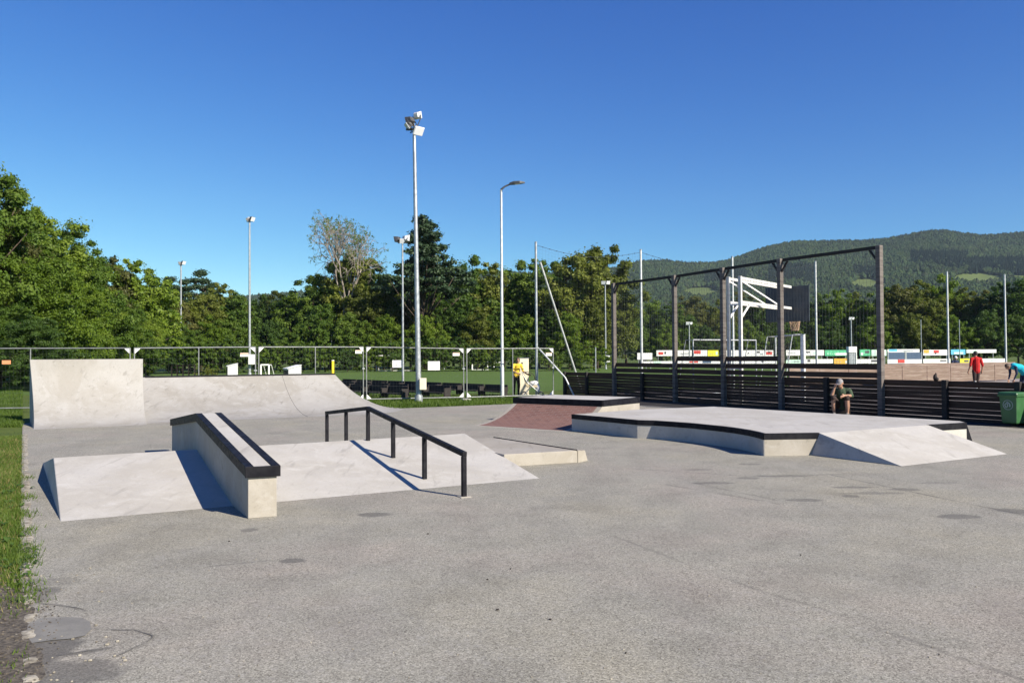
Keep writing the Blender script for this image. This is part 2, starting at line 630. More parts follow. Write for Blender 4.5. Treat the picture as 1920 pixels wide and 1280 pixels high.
sheet('painted_shade_strip', [FP - FD * 13 + Vector((-.1, 0, 0)), FP - FD * 13 + Vector((-1.4, -.75, 0)), FP - FD * 8.5 + Vector((-1.95, -1.1, 0)), FP - FD * 4 + Vector((-1.5, -.85, 0)), FP + FD * 1 + Vector((-.75, -.45, 0)), FP + FD * 5 + Vector((-.6, -.36, 0)), FP + FD * 5], .004, M['fence_shade'])  # dark sheet painted in to deepen and widen the plank fence's shadow

# kerb: broken pale edging stones flush with the asphalt
b = MB()
kside = Vector((KD.y, -KD.x, 0))
t = -1.5
while t < 14.4:
    L = rnd.uniform(.5, 1.1) if t > 1.4 else rnd.uniform(.12, .35)
    n = max(4, int(L / .035))
    wl, wr = 0.0, rnd.uniform(.07, .12)
    vs_ = []
    for i in range(n + 1):
        f = i / n
        endf = min(1, 5 * min(f, 1 - f) + .25)
        wl = wl * .7 + .3 * rnd.uniform(-.025, .02)
        wr = wr * .75 + .25 * rnd.uniform(.05, .15)
        p = K0 + KD * (t + L * f)
        for k in range(5):
            g = k / 4
            zz = -.006 + (.016 + rnd.uniform(-.004, .004)) * min(1, 4 * g * (1 - g) + .1) * endf
            vs_.append(p + kside * ((wl + (wr - wl) * g) * 1.0 + rnd.uniform(-.006, .006)) + ZA * zz)
    b.add(vs_, [(i * 5 + k, i * 5 + k + 1, i * 5 + k + 6, i * 5 + k + 5) for i in range(n) for k in range(4)])
    t += L + (rnd.uniform(.0, .03) if rnd.random() < .75 and t > 1.5 else rnd.uniform(.1, .4))
tag(b.build('kerb_strip', M['kerb'], None, True), kind='structure')

# bare soil beside the kerb at the near corner
pts = []
rad_ = 1.0
for i in range(150):
    a = 2 * math.pi * i / 150
    rad_ = rad_ * .55 + .45 * (1 + .12 * math.sin(3 * a + 1) + .10 * math.sin(7 * a) + rnd.uniform(-.16, .16))
    pts.append(G(18, 1190) + Vector((-.28, 0, 0)) + KD * math.cos(a) * 1.5 * rad_ + Vector((KD.y, -KD.x, 0)) * (math.sin(a) * .50 * rad_ - .1))
sheet('soil', pts, .0045, M['dirt'])
b = MB()
for _ in range(1500):
    a = rnd.uniform(0, 6.283)
    rr0 = math.sqrt(rnd.random()) * 1.22
    p = G(18, 1190) + Vector((-.28, 0, 0)) + KD * math.cos(a) * 1.5 * rr0 + Vector((KD.y, -KD.x, 0)) * (math.sin(a) * .50 * rr0 - .1)
    r = rnd.uniform(.003, .011) * (1.3 - .6 * rr0)
    b.ball(p + ZA * (.004 + r * .3), (r * rnd.uniform(.8, 1.6), r * rnd.uniform(.8, 1.3), r * .7), 6, 4)
tag(b.build('soil_clods', M['dirt'], None), kind='stuff')
# repaired patch
pp = [(52, 1172), (75, 1160), (115, 1157), (150, 1158), (168, 1165), (172, 1180), (160, 1192), (130, 1198), (95, 1201), (60, 1206), (50, 1192)]
sheet('asphalt_patch', [G(x, y) for x, y in pp], .005, M['patch'])


def crack(pix, w, mat, z=.004, jit=.25):
    P = []
    for (x0, y0), (x1, y1) in zip(pix, pix[1:]):
        a, c = G(x0, y0), G(x1, y1)
        n = max(2, int((c - a).length / .07))
        for i in range(n):
            P.append(a.lerp(c, i / n))
    P.append(G(*pix[-1]))
    b = MB()
    off = 0
    pr = None
    for i, p in enumerate(P):
        d = (P[min(i + 1, len(P) - 1)] - P[max(i - 1, 0)]).normalized()
        s = Vector((-d.y, d.x, 0))
        off = off * .85 + rnd.uniform(-jit, jit) * .03
        ww = w * rnd.uniform(.15, 1.0) * min(1, .2 + 6 * min(i, len(P) - 1 - i) / len(P))
        c = p + s * off
        l, r = c + s * ww, c - s * ww
        l.z = r.z = z
        if pr and rnd.random() < .93:
            b.add([pr[0], pr[1], r, l], [(0, 1, 2, 3)])
        pr = (l, r)
    return tag(b.build('asphalt_crack', mat, None), kind='structure')


crack([(1600, 899), (1740, 928), (1830, 947), (1925, 966)], .004, M['crack'])
crack([(165, 1178), (210, 1180), (250, 1181), (288, 1191), (278, 1203), (250, 1216), (215, 1230)], .005, M['crack'], jit=.5)
crack([(75, 1131), (120, 1136), (160, 1144)], .004, M['crack'], jit=.5)
crack([(85, 1232), (130, 1226), (190, 1217)], .005, M['crack'], jit=.5)
# pebbles lying on the asphalt
b = MB()
for _ in range(110):
    p = G(rnd.uniform(30, 1900), rnd.uniform(990, 1275))
    r = rnd.uniform(.003, .006)
    b.ball(p + Vector((0, 0, r * .5)), (r * rnd.uniform(.8, 1.4), r, r * .7), 6, 4)
for _ in range(90):
    p = K0 + KD * rnd.uniform(-1.2, 1.6) + Vector((KD.y, -KD.x, 0)) * rnd.uniform(-.25, .5) ** 1
    r = rnd.uniform(.004, .011)
    b.ball(p + Vector((0, 0, r * .4)), (r * rnd.uniform(.8, 1.4), r, r * .6), 6, 4)
tag(b.build('loose_pebbles', M['kerb'], None), kind='stuff')


b = MB()
for _ in range(9):
    p = G(rnd.uniform(300, 1900), rnd.uniform(960, 1240))
    r = rnd.uniform(.004, .009)
    b.ball(p + ZA * .004, (r * rnd.uniform(.8, 1.7), r, .006), 7, 4)
tag(b.build('dark_specks', M['timber_black'], None), kind='stuff')
# ================================================================== SKATE OBJECTS
def arc_profile(D, H, n=14):
    phi = 2 * math.atan2(H, D)
    Rr = D / math.sin(phi)
    return [(Rr * math.sin(phi * i / n), Rr * (1 - math.cos(phi * i / n))) for i in range(n + 1)]


TL = G(272, 707.5, 1.10)
QA = Vector((math.cos(R(28.5)), math.sin(R(28.5)), 0))   # along the coping
TR = on_line(628, TL, QA, 703)[0] + ZA * 1.10
QN = Vector((QA.y, -QA.x, 0))                     # towards the camera
if QN.y > 0:
    QN = -QN
D2, H2 = 3.2, 1.10
DW = 1.8
prof = arc_profile(D2, H2)
# long quarter pipe with a rounded right end
b = MB()
rows = []
for s in range(2):
    o0 = TL - QA * .34 if s == 0 else TR
    rows.append([Vector((o0.x, o0.y, 0)) + QN * (D2 - d) + ZA * z for d, z in prof])
fan = []
for k in range(1, 15):
    a = R(90) * k / 14
    dirv = QN * math.cos(a) + QA * math.sin(a)
    fan.append([Vector((TR.x, TR.y, 0)) + dirv * ((D2 - d) * (1 - (1 - DW / D2) * math.sin(a) ** 1.5)) + ZA * z for d, z in prof])
for A, C in zip([rows[0], rows[1]] + fan[:-1], [rows[1]] + fan):
    n = len(A)
    b.add(A + C, [(i, n + i, n + i + 1, i + 1) for i in range(n - 1)])
back = .45
t0, t1 = Vector((TL.x, TL.y, H2)), Vector((TR.x, TR.y, H2))
bk0, bk1 = t0 - QN * back, t1 - QN * back
dn = Vector((0, 0, -H2))
b.add([t0, t1, bk1, bk0, t0 + dn, t1 + dn, bk1 + dn, bk0 + dn], [(0, 1, 2, 3), (3, 2, 6, 7), (2, 1, 5, 6)])
sh_ = -QA * .34
b.add([t0 + sh_, t0, bk0, bk0 + sh_], [(0, 1, 2, 3)])
b.add(rows[0] + [t0 + dn + sh_, bk0 + sh_, bk0 + dn + sh_], [list(range(len(rows[0]))) + [len(rows[0])], (len(rows[0]) - 1, len(rows[0]) + 1, len(rows[0]) + 2, len(rows[0]))])
last = fan[-1]
b.add([last[-1], t1 - QN * back, bk1 + dn, t1 + dn], [(0, 1, 2, 3)])
qp = b.build('quarter_pipe', M['conc_warm'], None, smooth=True)
tag(qp, 'long low concrete quarter pipe with curved transition and rounded right end', 'quarter pipe')
cp = MB().beam(t0 - QA * .0 + ZA * .012 - QN * .02, t1 + ZA * .012 - QN * .02, .07, .05)
cp.build('coping', M['steel_black'], qp, bevel=.004)
for f_ in (.70,):
    o0 = Vector((TL.x, TL.y, 0)).lerp(Vector((TR.x, TR.y, 0)), f_)
    MB().tube([o0 + QN * (D2 - d) + ZA * (z + .001) for d, z in prof], .007, 5).build('joint_seam', M['crack_faint'], qp)
# tall quarter pipe
BL = G(62, 805)
D1 = 1.85
Lq = (TL - BL).dot(QA) - .03
prof1 = None
topY = (BL - QN * D1)
H1 = AT(55, 674, topY.y).z
prof1 = arc_profile(D1, H1)
b = MB()
A = [BL + QN * 0 - QN * d + ZA * z for d, z in prof1]
lean = -QA * .16
A = [p + lean * (p.z / H1) for p in A]
C = [BL + QA * (Lq - .17) - QN * d + ZA * z for d, z in prof1]
C = [p + QA * .02 * (p.z / H1) for p in C]
n = len(A)
b.add(A + C, [(i, n + i, n + i + 1, i + 1) for i in range(n - 1)])
ba, bc = A[-1] - QN * .22, C[-1] - QN * .22
b.add([A[-1], C[-1], bc, ba], [(0, 1, 2, 3)])
fl = lambda p: Vector((p.x, p.y, 0))
b.add([ba, bc, fl(bc), fl(ba)], [(0, 1, 2, 3)])
b.add(A + [ba, fl(ba)], [list(range(n + 2))])
b.add(C + [bc, fl(bc)], [list(range(n + 2))[::-1]])
tag(b.build('quarter_pipe', M['conc_warm'], None, smooth=True, bevel=.012), 'tall steep blotchy concrete quarter pipe at the left edge beside the grass', 'quarter pipe')

# yellow post behind the long quarter pipe
yp = TR - QN * .18 - QA * .02
yr = empty('marker_post', (yp.x, yp.y, 0), 'thin yellow upright post at the right end of the long quarter pipe', 'post')
MB().tube([(yp.x, yp.y, 0), (yp.x, yp.y, AT(626, 676, yp.y).z)], .045, 12).build('post_tube', M['yellow'], yr, True)
MB().tube([(yp.x, yp.y, AT(626, 676, yp.y).z), (yp.x, yp.y, AT(626, 676, yp.y).z + .02)], .05, 12).build('cap', M['white'], yr, True)

# ---- funbox (double sided bank)
A, B = G(113, 977), G(1012, 896)
C = G(80, 868)
RZ = .36
P1, Rr = G(100, 858, RZ), G(872, 812.5, RZ)
Dd = B + (C - A)
fb = MB()
seg = 12
fb.add([A, B, Rr, P1], [(0, 1, 2, 3)])
fb.add([P1, Rr, Dd, C], [(0, 1, 2, 3)])
fb.add([A, P1, C], [(0, 1, 2)])
fb.add([B, Dd, Rr], [(0, 1, 2)])
fun = fb.build('funbox', M['conc'], None, merge=True, bevel=.01)
tag(fun, 'wide low concrete bank with a straight ridge under the black rail and ledge', 'skate ramp')


def bank_z(p):
    """height of the funbox surface at a ground point"""
    ridge_d = Vector((Rr.x - P1.x, Rr.y - P1.y, 0)).normalized()
    nrm = Vector((-ridge_d.y, ridge_d.x, 0))
    d = (Vector((p.x, p.y, 0)) - Vector((P1.x, P1.y, 0))).dot(nrm)
    front = abs((Vector((A.x, A.y, 0)) - Vector((P1.x, P1.y, 0))).dot(nrm))
    return max(0.0, RZ * (1 - abs(d) / front))


# ---- grind ledge
L0 = G(465, 972)
LW = .285
lu = (G(518, 970.5) - L0).normalized() * .35 + U * .65
lu.normalize()
ld = V.copy()
S_K, S_E = 3.45, 6.4
Z0 = AT(463, 875, L0.y).z
ZK = AT(357, 775, (L0 + ld * S_K).y).z
ZE = AT(315, 786, (L0 + ld * S_E).y).z
lg = MB()
CT = .105


def lstation(s, z, w0, w1, zl):
    p = L0 + ld * s
    return [p + lu * w0 + ZA * zl, p + lu * w1 + ZA * zl, p + lu * w1 + ZA * z, p + lu * w0 + ZA * z]


stations = [(0, Z0), (S_K, ZK), (S_E, ZE)]
for (s0, z0), (s1, z1) in zip(stations, stations[1:]):
    a, c = lstation(s0, z0 - .012, 0, LW, 0), lstation(s1, z1 - .012, 0, LW, 0)
    lg.add(a + c, [(0, 4, 7, 3), (1, 2, 6, 5), (3, 7, 6, 2), (0, 1, 5, 4)])
lg.add(lstation(0, Z0 - .012, 0, LW, 0), [(0, 1, 2, 3)])
lg.add(lstation(S_E, ZE - .012, 0, LW, 0), [(3, 2, 1, 0)])
ledge = lg.build('grind_ledge', M['conc_cream'], None, merge=True, bevel=.006)
tag(ledge, 'raised concrete hubba ledge with black steel edges running over the low bank', 'grind ledge')
over = .03
for (w0, w1, tw0, tw1) in ((-over, -.002, -over, .055), (LW + .002, LW + over, LW - .055, LW + over)):
    sb = MB()
    for (s0, z0), (s1, z1) in zip(stations, stations[1:]):
        s0_ = s0 - (.03 if s0 == 0 else 0)
        a, c = lstation(s0_, z0, w0, w1, z0 - CT), lstation(s1, z1, w0, w1, z1 - CT)
        sb.hexa([a[0], a[1], c[1], c[0], a[3], a[2], c[2], c[3]])
        a, c = lstation(s0_, z0 + .004, tw0, tw1, z0 - .01), lstation(s1, z1 + .004, tw0, tw1, z1 - .01)
        sb.hexa([a[0], a[1], c[1], c[0], a[3], a[2], c[2], c[3]])
    sb.build('steel_edge', M['steel_black'], ledge, bevel=.003)
tp_ = MB()
for (s0, z0), (s1, z1) in zip(stations, stations[1:]):
    a, c = lstation(s0 + (.006 if s0 == 0 else 0), z0 - .001, .057, LW - .057, z0 - .02), lstation(s1, z1 - .001, .057, LW - .057, z1 - .02)
    tp_.hexa([a[0], a[1], c[1], c[0], a[3], a[2], c[2], c[3]])
tp_.build('top_slab', M['conc'], ledge)
eb = MB()
a = lstation(-.032, Z0 + .002, -over - .002, LW + over + .002, Z0 - CT - .004)
c = lstation(.004, Z0 + .002, -over - .002, LW + over + .002, Z0 - CT - .004)
eb.hexa([a[0], a[1], c[1], c[0], a[3], a[2], c[2], c[3]])
eb.build('end_plate', M['steel_black'], ledge, bevel=.003)

# ---- grind rail
RE = G(870, 931)
KR = AT(690, 765, 12.55)
E_top = AT(870, 851, RE.y)
rd = Vector((KR.x - RE.x, KR.y - RE.y, 0)).normalized()
BRl = AT(613, 774, KR.y + rd.y * 2.05)
pts = [Vector((RE.x, RE.y, E_top.z)), KR, BRl]
rail = MB()
T = .058
rail.beam(pts[0] - rd * .029, pts[1], T, T)
rail.beam(pts[1], pts[2] + rd * .029, T, T)
rr = empty('grind_rail', (RE.x, RE.y, 0), 'black square steel grind rail with a kink over the low bank', 'grind rail')
rail.build('handrail', M['steel_black'], rr, bevel=.005)
for (p, q, f) in ((pts[0], pts[1], 0.0), (pts[0], pts[1], .345), (pts[0], pts[1], .68), (pts[1], pts[2], 0.0), (pts[1], pts[2], .5), (pts[1], pts[2], 1.0)):
    c = p.lerp(q, f)
    zb = bank_z(c) - .02
    po = MB().box((c.x, c.y, (zb + c.z - T * .5) / 2), T * .92, T * .92, c.z - T * .5 - zb, rd).build('post', M['steel_black'], rr, bevel=.004)
    if f == 0.0 and c.y < 10:
        MB().box((c.x, c.y, .004), .13, .13, .008, rd).build('base_plate', M['conc_cream'], po)

# ---- low pad right of the bank
F1 = G(1083, 867)
F0 = F1 - (F1 - G(977, 873.5)).normalized() * 1.22
PH = .19
BR_ = G(927, 820, PH)
vb = Vector((BR_.x - F1.x, BR_.y - F1.y, 0))
ext = Vector((G(1101, 863).x, G(1101, 863).y, 0))
b = MB()
F0b = F0 + vb
b.hexa([F0, F1, F1 + vb, F0b, F0 + ZA * PH, F1 + ZA * PH, F1 + vb + ZA * PH, F0b + ZA * PH])
pad = b.build('manual_pad', M['conc_cream'], None, bevel=.006)
tag(pad, 'very low concrete pad beside the right end of the wide bank', 'manual pad')
e2 = ext - Vector((F1.x, F1.y, 0))
g = (F1 - F0).normalized()
off = g * .008
MB().add([F1 + off, ext + off, ext + vb + off, F1 + vb + off, F1 + off + ZA * (PH - .004), F1 + off + e2 * .72 + ZA * (PH - .02), F1 + vb + off + e2 * .72 + ZA * (PH - .02), F1 + vb + off + ZA * (PH - .004)],
         [(3, 2, 1, 0), (4, 5, 6, 7), (0, 1, 5, 4), (1, 2, 6, 5), (2, 3, 7, 6), (3, 0, 4, 7)]).build('side_slab', M['conc_cream'], pad)
MB().beam(F1 + ZA * (PH + .003) - g * .012, F1 + vb + ZA * (PH + .003) - g * .012, .02, .02).build('steel_edge', M['steel_black'], pad)


def edging(poly, z, h=.095, proud=.009, topw=.05, side=1):
    """black steel angle along a horizontal polyline; outward = side * right of travel"""
    b = MB()
    N = []
    for i in range(len(poly)):
        d = (poly[min(i + 1, len(poly) - 1)] - poly[max(i - 1, 0)])
        d.z = 0
        d.normalize()
        N.append(Vector((d.y, -d.x, 0)) * side)
    for i in range(len(poly) - 1):
        p, q, a, c = poly[i], poly[i + 1], N[i], N[i + 1]
        P = lambda s, nn, o, zz: Vector((s.x, s.y, 0)) + nn * o + ZA * zz
        lo = [P(p, a, proud, z - h), P(q, c, proud, z - h), P(q, c, .0005, z - h), P(p, a, .0005, z - h)]
        hi = [P(p, a, proud, z + .005), P(q, c, proud, z + .005), P(q, c, .0005, z + .005), P(p, a, .0005, z + .005)]
        b.hexa(lo + hi)
        lo = [P(p, a, .0005, z - .005), P(q, c, .0005, z - .005), P(q, c, -topw, z - .005), P(p, a, -topw, z - .005)]
        hi = [P(p, a, .0005, z + .004), P(q, c, .0005, z + .004), P(q, c, -topw, z + .004), P(p, a, -topw, z + .004)]
        b.hexa(lo + hi)
    return b


# ---- skate platform (plaza) with the curved edge and ramp
PZ = .36
fr = [(1072, 776.7), (1130, 781.6), (1195, 787.6), (1228, 788.6), (1262, 790.8), (1295, 793.2), (1325, 796.2), (1355, 799.2), (1380, 802.4), (1402, 806), (1420, 809.8), (1432, 813)]
front = [G(x, y, PZ) for x, y in fr]
rt0, rt1 = G(1536, 811.5, PZ), G(1740, 796.5, PZ)
rb0, rb1 = G(1691, 874), G(1889, 851)
cn, bk = G(1812, 792.5, PZ), G(1799, 789, PZ)
back_pts = [G(1338, 762, PZ), G(1197, 767.3, PZ)]
poly = front + [rt0, rt1, cn, bk] + back_pts
b = MB()
b.prism(poly, -.02, PZ)
plat = b.build('skate_platform', M['conc'], None, merge=True)
tag(plat, 'broad low concrete platform with a black curved front edge and a short ramp', 'skate platform')
rm = MB()
sd0 = Vector((rt0.x, rt0.y, 0)) - U * .0
rm.add([rb0 + ZA * .002, rb1 + ZA * .002, rt1 + ZA * .002, rt0 + ZA * .002, G(1514, 852), Vector((rt1.x, rt1.y, 0))],
       [(0, 1, 2, 3), (0, 3, 4), (1, 5, 2), (0, 4, 5, 1), (3, 2, 5, 4)])
rm.build('ramp', M['conc'], plat, merge=True, bevel=.006)
edging(front[:3], PZ).build('steel_edge', M['steel_black'], plat)
edging(front[2:], PZ).build('steel_edge', M['steel_black'], plat)
edging([front[-1], rt0], PZ).build('steel_edge', M['steel_black'], plat)
edging([rt1 + (cn - rt1) * .02, cn], PZ, .11).build('steel_edge', M['steel_black'], plat)
cdir = Vector((cn.x - rt1.x, cn.y - rt1.y, 0)).normalized()
c0 = Vector((cn.x, cn.y, 0))
bb = Vector((bk.x, bk.y, 0))
b = MB()
vback = V * 1.2
b.add([c0 + cdir * .001, c0 + cdir * .16, c0 + cdir * .16 + vback, c0 + cdir * .001 + vback, c0 + cdir * .001 + ZA * PZ, c0 + cdir * .001 + vback + ZA * PZ],
      [(0, 3, 2, 1), (0, 1, 4), (3, 5, 2), (1, 2, 5, 4), (0, 4, 5, 3)])
b.build('end_plate', M['steel_black'], plat)
# front wall plate of the short face by the corner is warmer formed concrete
n_ = Vector((0, -1, 0))
dface = (rt0 - front[-1])
dface.z = 0
nn = Vector((dface.y, -dface.x, 0)).normalized()
p, q = Vector((front[-1].x, front[-1].y, 0)), G(1514, 852)
MB().hexa([p + nn * .004 + dface.normalized() * .01, p + dface * .86 + nn * .004, p + dface * .86 - nn * .01, p - nn * .01 + dface.normalized() * .01,
           p + nn * .004 + dface.normalized() * .01 + ZA * (PZ - .097), p + dface * .96 + nn * .004 + ZA * (PZ - .097), p + dface * .96 - nn * .01 + ZA * (PZ - .097), p - nn * .01 + dface.normalized() * .01 + ZA * (PZ - .097)]).build('face_panel', M['conc_cream'], plat)

# ---- brick quarter pipe with deck
QL, QR = G(886, 797.5), G(1058, 808.5)
e = (QR - QL).normalized()
nB = Vector((-e.y, e.x, 0))
if nB.y < 0:
    nB = -nB
DB, HB, DECK, HT = 1.62, .47, 1.75, .60
pr = arc_profile(DB, HB, 10)
b = MB()
A_ = [QL + nB * d + ZA * z for d, z in pr]
C_ = [QR + nB * d + ZA * z for d, z in pr]
n = len(A_)
b.add(A_ + C_, [(i, n + i, n + i + 1, i + 1) for i in range(n - 1)])
for X in (A_, C_):
    g0 = Vector((X[-1].x, X[-1].y, 0))
    b.add(X + [g0], [list(range(n + 1))])
q0, q1 = QL + nB * DB, QR + nB * DB
b.hexa([q0, q1, q1 + nB * DECK, q0 + nB * DECK, q0 + ZA * HB, q1 + ZA * HB, q1 + nB * DECK + ZA * HB, q0 + nB * DECK + ZA * HB])
bq = b.build('brick_quarter_pipe', M['conc_cream'], None, merge=True)
tag(bq, 'low quarter pipe paved with red brick and topped by a black edged deck', 'quarter pipe')


def brick():
    k = NM('red_brick_paving')
    v = k.coords('UV')
    t_ = k.n('ShaderNodeTexBrick')
    t_.inputs['Scale'].default_value = 1
    t_.inputs['Color1'].default_value = (.175, .084, .066, 1)
    t_.inputs['Color2'].default_value = (.125, .062, .051, 1)
    t_.inputs['Mortar'].default_value = (.22, .16, .145, 1)
    t_.inputs['Mortar Size'].default_value = .007
    t_.inputs['Brick Width'].default_value = .2
    t_.inputs['Row Height'].default_value = .075
    k.l(v, t_.inputs['Vector'])
    w = k.coords('World')
    c = k.mix(k.mrange(k.noise(w, 5, 5), .35, .7, 0, .5), t_.outputs['Color'], (.21, .12, .095))
    k.bsdf(c, .85, 0, k.bump(t_.outputs['Fac'], -.4, .004), .3)
    return k.m


M['brick'] = brick()
b = MB()
E1, E2 = .13, (QR - QL).length - .13
uv = []
lift = 1.0
for i in range(n - 1):
    d0, z0 = pr[i]
    d1, z1 = pr[i + 1]
    if i == 0:
        d0, z0 = .10, .0
    ln0, ln1 = i * DB / (n - 1), (i + 1) * DB / (n - 1)
    up = Vector((0, 0, .006))
    b.add([QL + e * E1 + nB * d0 + ZA * z0 + up, QL + e * E2 + nB * d0 + ZA * z0 + up, QL + e * E2 + nB * d1 + ZA * z1 + up, QL + e * E1 + nB * d1 + ZA * z1 + up], [(0, 1, 2, 3)])
    uv += [(E1, ln0), (E2, ln0), (E2, ln1), (E1, ln1)]
bo = b.build('brick_face', M['brick'], bq)
ul = bo.data.uv_layers.new(name='UVMap')
for i, c in enumerate(uv):
    ul.data[i].uv = c
dk = MB()
dk.hexa([q0 - nB * .02 + ZA * HB, q1 - nB * .02 + ZA * HB, q1 + nB * DECK + ZA * HB, q0 + nB * DECK + ZA * HB,
         q0 - nB * .02 + ZA * HT, q1 - nB * .02 + ZA * HT, q1 + nB * DECK + ZA * HT, q0 + nB * DECK + ZA * HT])
dk.build('deck', M['conc'], bq)
loop = [q0 - nB * .02, q1 - nB * .02, q1 + nB * DECK, q0 + nB * DECK]
for i in (0, 1, 3):
    p, q = loop[i] + ZA * HT, loop[(i + 1) % 4] + ZA * HT
    edging([p, q], HT, .135, .02, .05).build('steel_edge', M['steel_black'], bq)

# ================================================================== PLANK FENCE (court side)
fr_root = empty('plank_fence', FP, 'long dark stained plank fence with tall posts and hanging net round the court', 'fence')
FN = Vector((-U.x, -U.y, 0))                          # towards the skate area


def fpt(t, z=0.0):
    p = FP + FD * t
    return Vector((p.x, p.y, z))


TALL = [(-11.36, 4.47), (-7.94, 4.47), (-5.64, 4.51), (-3.30, 4.55), (0.0, 4.55)]
LOW = [-14.73, -13.17, -9.71, -1.71, 1.74, 3.45, 5.2]
fnn = Vector((FD.y, -FD.x, 0))
if fnn.dot(FN) < 0:
    fnn = -fnn                                        # faces the camera side
for t, h in TALL:
    MB().box(fpt(t, h / 2) + fnn * .05, .135, .15, h, FD).build('tall_post', M['post_pale'], fr_root, bevel=.012)
    for sgn in ((1,) if t < -11 else ((-1,) if t > -.1 else (-1, 1))):
        MB().beam(fpt(t, h - .40) + fnn * .05 + FD * .06 * sgn, fpt(t + .28 * sgn, h - .10) + fnn * .05, .045, .05).build('knee_brace', M['plank_post'], fr_root)
for t in LOW:
    MB().box(fpt(t, .50) + fnn * .05, .13, .11, 1.0, FD).build('low_post', M['plank_post'], fr_root, bevel=.01)
stops = sorted([t for t, _ in TALL] + LOW)
for a, c in zip(stops, stops[1:]):
    b = MB()
    z = -.01
    while z < .86:
        hh = .098
        dz = [rnd.uniform(-.006, .006) for _ in range(2)]
        b.beam(fpt(a + .02, z + hh / 2 + dz[0]) - fnn * (.03 + rnd.uniform(0, .006)), fpt(c - .02, z + hh / 2 + dz[1]) - fnn * (.03 + rnd.uniform(0, .006)), .026, hh)
        z += hh + .006
    b.beam(fpt(a + .0, .925) - fnn * .02, fpt(c - .0, .925) - fnn * .02, .05, .105)
    b.build('plank_panel', M['plank_dark'], fr_root)
for (a, c), zs in (((-11.36, -7.94), (1.09, 1.30)), ((-7.94, -5.64), (1.09, 1.30, 1.53)), ((-5.64, -3.30), (1.09, 1.30, 1.53)), ((-3.30, 0.0), (1.09, 1.31))):
    b = MB()
    for z in zs:
        b.beam(fpt(a + .06, z + rnd.uniform(-.01, .01)) - fnn * .005, fpt(c - .06, z + rnd.uniform(-.01, .01)) - fnn * .005, .035, .15)
    b.build('upper_planks', M['plank_dark'], fr_root)
for (a, za), (c, zc) in zip(TALL, TALL[1:]):
    MB().beam(fpt(a, za - .04) - fnn * .02, fpt(c, zc - .04) - fnn * .02, .06, .09).build('top_beam', M['plank_post'], fr_root)
    b = MB()
    nx = int((c - a) / .11)
    for i in range(1, nx):
        t = a + (c - a) * i / nx
        sag = .02 * math.sin(i)
        b.tube([fpt(t, 1.36 + sag) - fnn * .03, fpt(t, za - .09) - fnn * .03], .003, 3)
    zz = 1.5
    while zz < 4.4:
        b.tube([fpt(a, zz) - fnn * .03, fpt((a + c) / 2, zz - .02) - fnn * .03, fpt(c, zz) - fnn * .03], .0018, 3)
        zz += .14
    b.build('netting', M['net'], fr_root)

# dark pouch on the fence rail
pb = fpt(1.46, .985)
b = MB()
b.ball(pb + ZA * .07, (.05, .045, .09), 10, 8)
b.tube([pb + ZA * .14, pb + ZA * .19 + FD * .02, pb + ZA * .14 + FD * .04], .010, 6)
b.ball(pb + FD * .05 + ZA * .035, (.045, .035, .045), 8, 6)
tag(b.build('bag', M['timber_black'], None, True), 'small dark bag perched on the top rail of the plank fence', 'bag')

# ================================================================== FAR COURT WALL, NET LINE
WB = NB - V * 1.6
w0, t0_ = on_line(1480, WB, U)
w1, t1_ = on_line(1903, WB, U)
wr = empty('board_wall', w0, 'sunlit weathered brown board wall across the far end of the court', 'wall')
npan = 9
WH = 1.02
for i in range(npan):
    a, c = w0.lerp(w1, i / npan), w0.lerp(w1, (i + 1) / npan)
    b = MB()
    z = .04
    while z < WH - .02:
        hh = .135
        b.beam(a + ZA * (z + hh / 2) - V * rnd.uniform(0, .012), c + ZA * (z + hh / 2) - V * rnd.uniform(0, .012), .03, hh - .008)
        z += hh
    b.build('board_panel', M['plank_brown'], wr)
    MB().box(a + ZA * (WH / 2 - .02), .09, .08, WH - .04, U, V).build('post', M['plank_brown'], wr)

poles = []
for px, top in ((1006, 455), (1203, 469), (1375, 482), (1531, 491), (1778, 510), (1886, 515)):
    p, _ = on_line(px, NB, U)
    poles.append((px, p, AT(px, top, p.y).z))
pl_desc = {1006: 'pale net pole at the left end with two slanting braces', 1203: 'pale net pole seen through the leftmost bay of the tall fence frame',
           1375: 'pale net pole just behind the white basketball frame columns', 1531: 'pale net pole right of the dark basketball backboard',
           1778: 'pale net pole standing behind the person in the white cap', 1886: 'pale net pole above the bending person in turquoise'}
for i, (px, p, h) in enumerate(poles):
    r = empty('net_pole', p, pl_desc[px], 'net pole', 'ball net poles behind the court')
    MB().tube([p, p + ZA * h], [.062, .05], 12).build('pole', M['galv_pale'] if i != 0 else M['galv'], r, True)
    MB().tube([p + ZA * h, p + ZA * (h + .04)], .056, 10).build('cap', M['galv'], r, True)
    if px == 1006:
        q = AT(1091, 732, 37.0)
        q.z = 0
        MB().tube([AT(1013, 492, p.y), q], .045, 10).build('brace', M['galv_pale'], r, True)
        q = AT(1060, 708, 33.2)
        MB().tube([AT(1009, 652, p.y), q, Vector((q.x + .35, q.y - .1, .0))], .035, 10).build('brace', M['galv_pale'], r, True)
